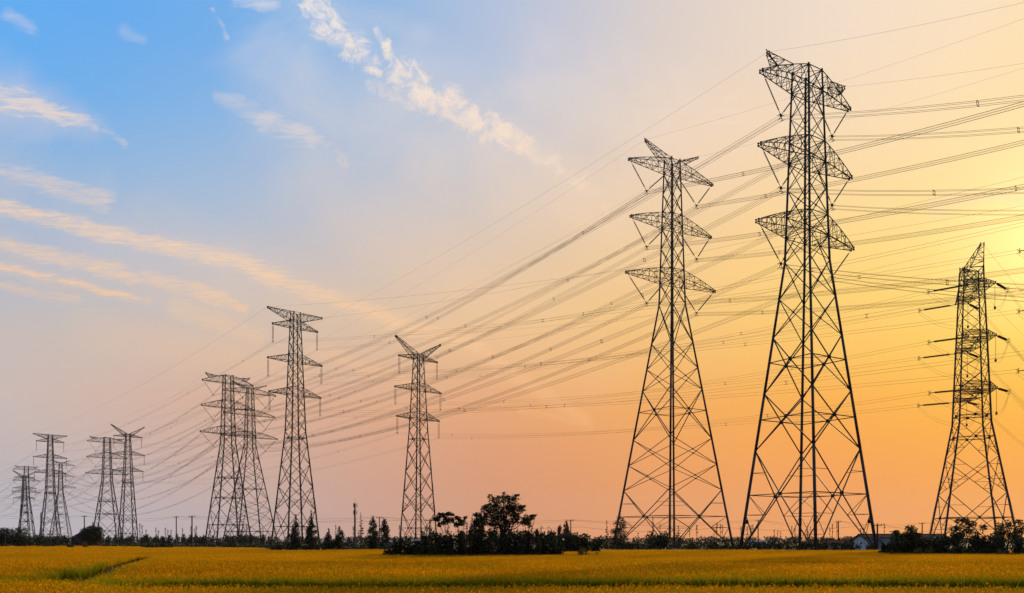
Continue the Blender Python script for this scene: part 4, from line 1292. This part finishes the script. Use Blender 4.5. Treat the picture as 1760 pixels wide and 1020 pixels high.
# brick house at the left
BH = empty('brick_house', ((122 - 880) / F * 268, 268, 0), R(24), 'red brick house with dark roof half hidden by a tree at left', 'house')
hip_walls(0, 8.6, 0, 6.5, 3.2).build('wall', M_BRICK, BH)
hip_roof(0, 8.6, 0, 6.5, 3.22, 5.6, 3.0).build('roof', M_TILE, BH)
window(1.7, -.04, 1.9, 1.4, 1.7, BH); window(7.4, -.04, 1.9, 1.1, 1.5, BH)
d = MB(); d.box((5.2, -.03, 1.1), (1.1, .07, 2.2)); d.build('door', M_DOOR, BH)

# small red-roofed hut
RH = empty('hut', ((1424 - 880) / F * 230, 230, 0), R(-21), 'small hut with a red tiled roof behind the scrub', 'hut')
gable_walls(0, 5.6, 0, 4, 1.6, 2.5).build('wall', M_WHITE, RH)
gable_roof(0, 5.6, 0, 4, 1.65, 2.65, .3).build('roof', M_REDTILE, RH)
window(1.5, -.03, 1.1, .9, .8, RH)
d = MB(); d.box((3.8, -.03, .95), (.9, .07, 1.9)); d.build('door', M_DOOR, RH)

# low blue sheds behind the conifers
def shed(x, Yd, L, h, label):
    r = empty('shed', ((x - 880) / F * Yd, Yd, 0), 0, label, 'shed')
    m = MB(); m.box((L / 2, 3, h / 2), (L, 6, h)); m.build('wall', M_BLUE, r)
    gable_roof(0, L, 0, 6, h + .02, h + .7, .2).build('roof', M_FRAME, r)
    d = MB(); d.box((L * .4, -.03, h * .42), (2.2, .06, h * .82)); d.build('door', M_DOOR, r)
    window(L * .75, -.03, h * .55, 1.6, .8, r)
    return r
shed(636, 330, 10, 2.0, 'low blue metal shed right of the telecom mast')
shed(588, 335, 6, 1.9, 'shorter blue shed left of the telecom mast')
shed(680, 345, 14, 2.4, 'long pale blue shed seen through the lone pylon feet')
shed(1293, 420, 8, 2.0, 'far pale blue shed between the two tallest pylons')

# far hazy high-rises at the left
def tower_block(x, ty, w, label, Yd=2200):
    r = empty('tower_block', ((x - 880) / F * Yd, Yd, 0), R(20), label, 'building')
    h = CZ + (HY - ty) * Yd / F; wd = w * Yd / F
    m = MB(); m.box((0, 0, h / 2), (wd, wd * .7, h)); m.build('wall', M_BLOCK, r)
    m = MB(); m.box((0, 0, h + 1.5), (wd * .5, wd * .4, 3)); m.build('roof', M_BLOCK, r)
    wn_ = MB()
    for k in range(int(h / 3.3) - 1): wn_.box((0, -wd * .35 - .05, 3 + k * 3.3), (wd * .82, .2, 1.4))
    wn_.build('window', M_GLASS, r)
tower_block(71, 882, 3, 'tallest faint high-rise on the far left skyline')
tower_block(160, 899, 3, 'thin faint high-rise right of the brick house roof')

# ------------------------------------------------------------------ poles and village wires
POLE_TOPS = []
def pole(x, Yd, ty, label, r=.16, mat=None, arm=True):
    root = empty('utility_pole', ((x - 880) / F * Yd, Yd, 0), 0, label, 'pole', 'village utility poles')
    h = CZ + (HY - ty) * Yd / F
    m = MB(); m.bar((0, 0, 0), (0, 0, h), r, r * .72); m.build('post', mat or M_CONC, root, sides=8)
    if arm:
        m = MB(); m.box((0, 0, h - .25), (1.7, .1, .12)); m.build('crossarm', M_STEEL, root)
        for k in (-.75, 0, .75):
            i = MB(); i.bar((k, 0, h - .2), (k, 0, h + .15), .05, .035); i.build('pin_insulator', M_INS, root, sides=6)
    return Vector((root.location.x, Yd, h + .1))
pt = {}
for key, x, Yd, ty, lab, r, mat in (
    ('a', 145, 262, 887, 'grey utility pole rising behind the brick house roof', .2, None),
    ('b', 303, 262, 888, 'grey utility pole left of the dark leaning pole', .2, None),
    ('c', 330, 205, 887, 'dark utility pole standing at the rice edge in the left field', .19, M_DARKPOLE),
    ('d', 652, 215, 889, 'grey utility pole between the full rounded conifers', .16, None),
    ('e', 739, 160, 893, 'dark utility pole at the lone Y horned pylon foot', .16, M_DARKPOLE),
    ('f', 981, 210, 894, 'grey utility pole beside the paired trees of the mid hedge', .17, None),
    ('g', 1303, 240, 894, 'thin grey utility pole inside the left legs of the tallest pylon', .17, None),
    ('h', 1441, 240, 896, 'grey utility pole above the red roofed hut', .2, None),
    ('i', 1508, 146, 901, 'dark utility pole in front of the white house', .17, M_DARKPOLE),
    ('j', 1585, 250, 899, 'pale utility pole behind the white house roof', .2, None),
    ('k', 242, 330, 918, 'short pole by the square hedge', .12, None),
    ('l', 9, 268, 912, 'thin concrete pole before the left grove', .12, None),
    ('m', 87, 268, 909, 'thin concrete pole left of the brick house', .12, None)):
    pt[key] = pole(x, Yd, ty, lab, r, mat, arm=key not in 'klm')
left_end = px(-120, 878, 262); right_end = px(1900, 902, 250)
def village_line(label, pts, sag, r=.03, off=(0, 0, 0)):
    m = MB()
    for p, q in zip(pts[:-1], pts[1:]):
        m.path(span(p + Vector(off), q + Vector(off), sag, 14), r)
    tag(m.build('village_cable', M_WIRE), label, 'cable', 'cables on the village poles')
village_line('upper cable strung along the village poles over the horizon', [left_end, pt['a'], pt['b'], pt['d'], pt['f'], pt['g'], pt['h'], pt['j'], right_end], 1.0)
village_line('second cable just under the upper one on the same poles', [left_end, pt['a'], pt['b'], pt['d'], pt['f'], pt['g'], pt['h'], pt['j'], right_end], 1.5, .026, (.7, 0, -.2))
village_line('cable from the dark left pole over the conifers to the dark pylon foot pole', [pt['b'], pt['c'], pt['e']], 1.1, .026)
village_line('sagging cable between the dark pylon foot pole and the dark house pole', [pt['e'], px(1000, 906, 160), px(1240, 906, 150), pt['i'], px(1700, 914, 150)], .9, .024)

# telecom mast
TM = empty('telecom_mast', ((610 - 880) / F * 300, 300, 0), 0, 'single slender telecom mast with antennas among the conifers', 'mast')
m = MB(); hT = CZ + (HY - 866) * 300 / F
m.bar((0, 0, 0), (0, 0, hT), .38, .28); m.build('post', M_CONC, TM, sides=8)
for z_ in (hT - .6, hT - 3.2):
    a = MB()
    for k in range(3):
        t = 2 * math.pi * k / 3
        a.bar((math.cos(t) * .7, math.sin(t) * .7, z_ - .8), (math.cos(t) * .7, math.sin(t) * .7, z_ + .8), .14); a.bar((0, 0, z_), (math.cos(t) * .7, math.sin(t) * .7, z_), .05)
    a.build('antenna', M_CONC, TM)
a = MB(); a.bar((0, 0, hT), (0, 0, CZ + (HY - 856) * 300 / F), .07, .03); a.build('lightning_rod', M_STEEL, TM)

# ------------------------------------------------------------------ haze
hv = MB(); hv.box((0, 1250, 69), (5200, 2800, 140))
hz = hv.build('haze', None)
hm = bpy.data.materials.new('evening haze'); hm.use_nodes = True
hm.node_tree.nodes.clear()
pv = hm.node_tree.nodes.new('ShaderNodeVolumePrincipled'); pv.inputs['Color'].default_value = (0.90, 0.90, 0.95, 1)
pv.inputs['Density'].default_value = 0.00004; pv.inputs['Anisotropy'].default_value = 0.25
ho = hm.node_tree.nodes.new('ShaderNodeOutputMaterial'); hm.node_tree.links.new(pv.outputs[0], ho.inputs['Volume'])
hz.data.materials.append(hm)
tag(hz, None, None, None, 'stuff')
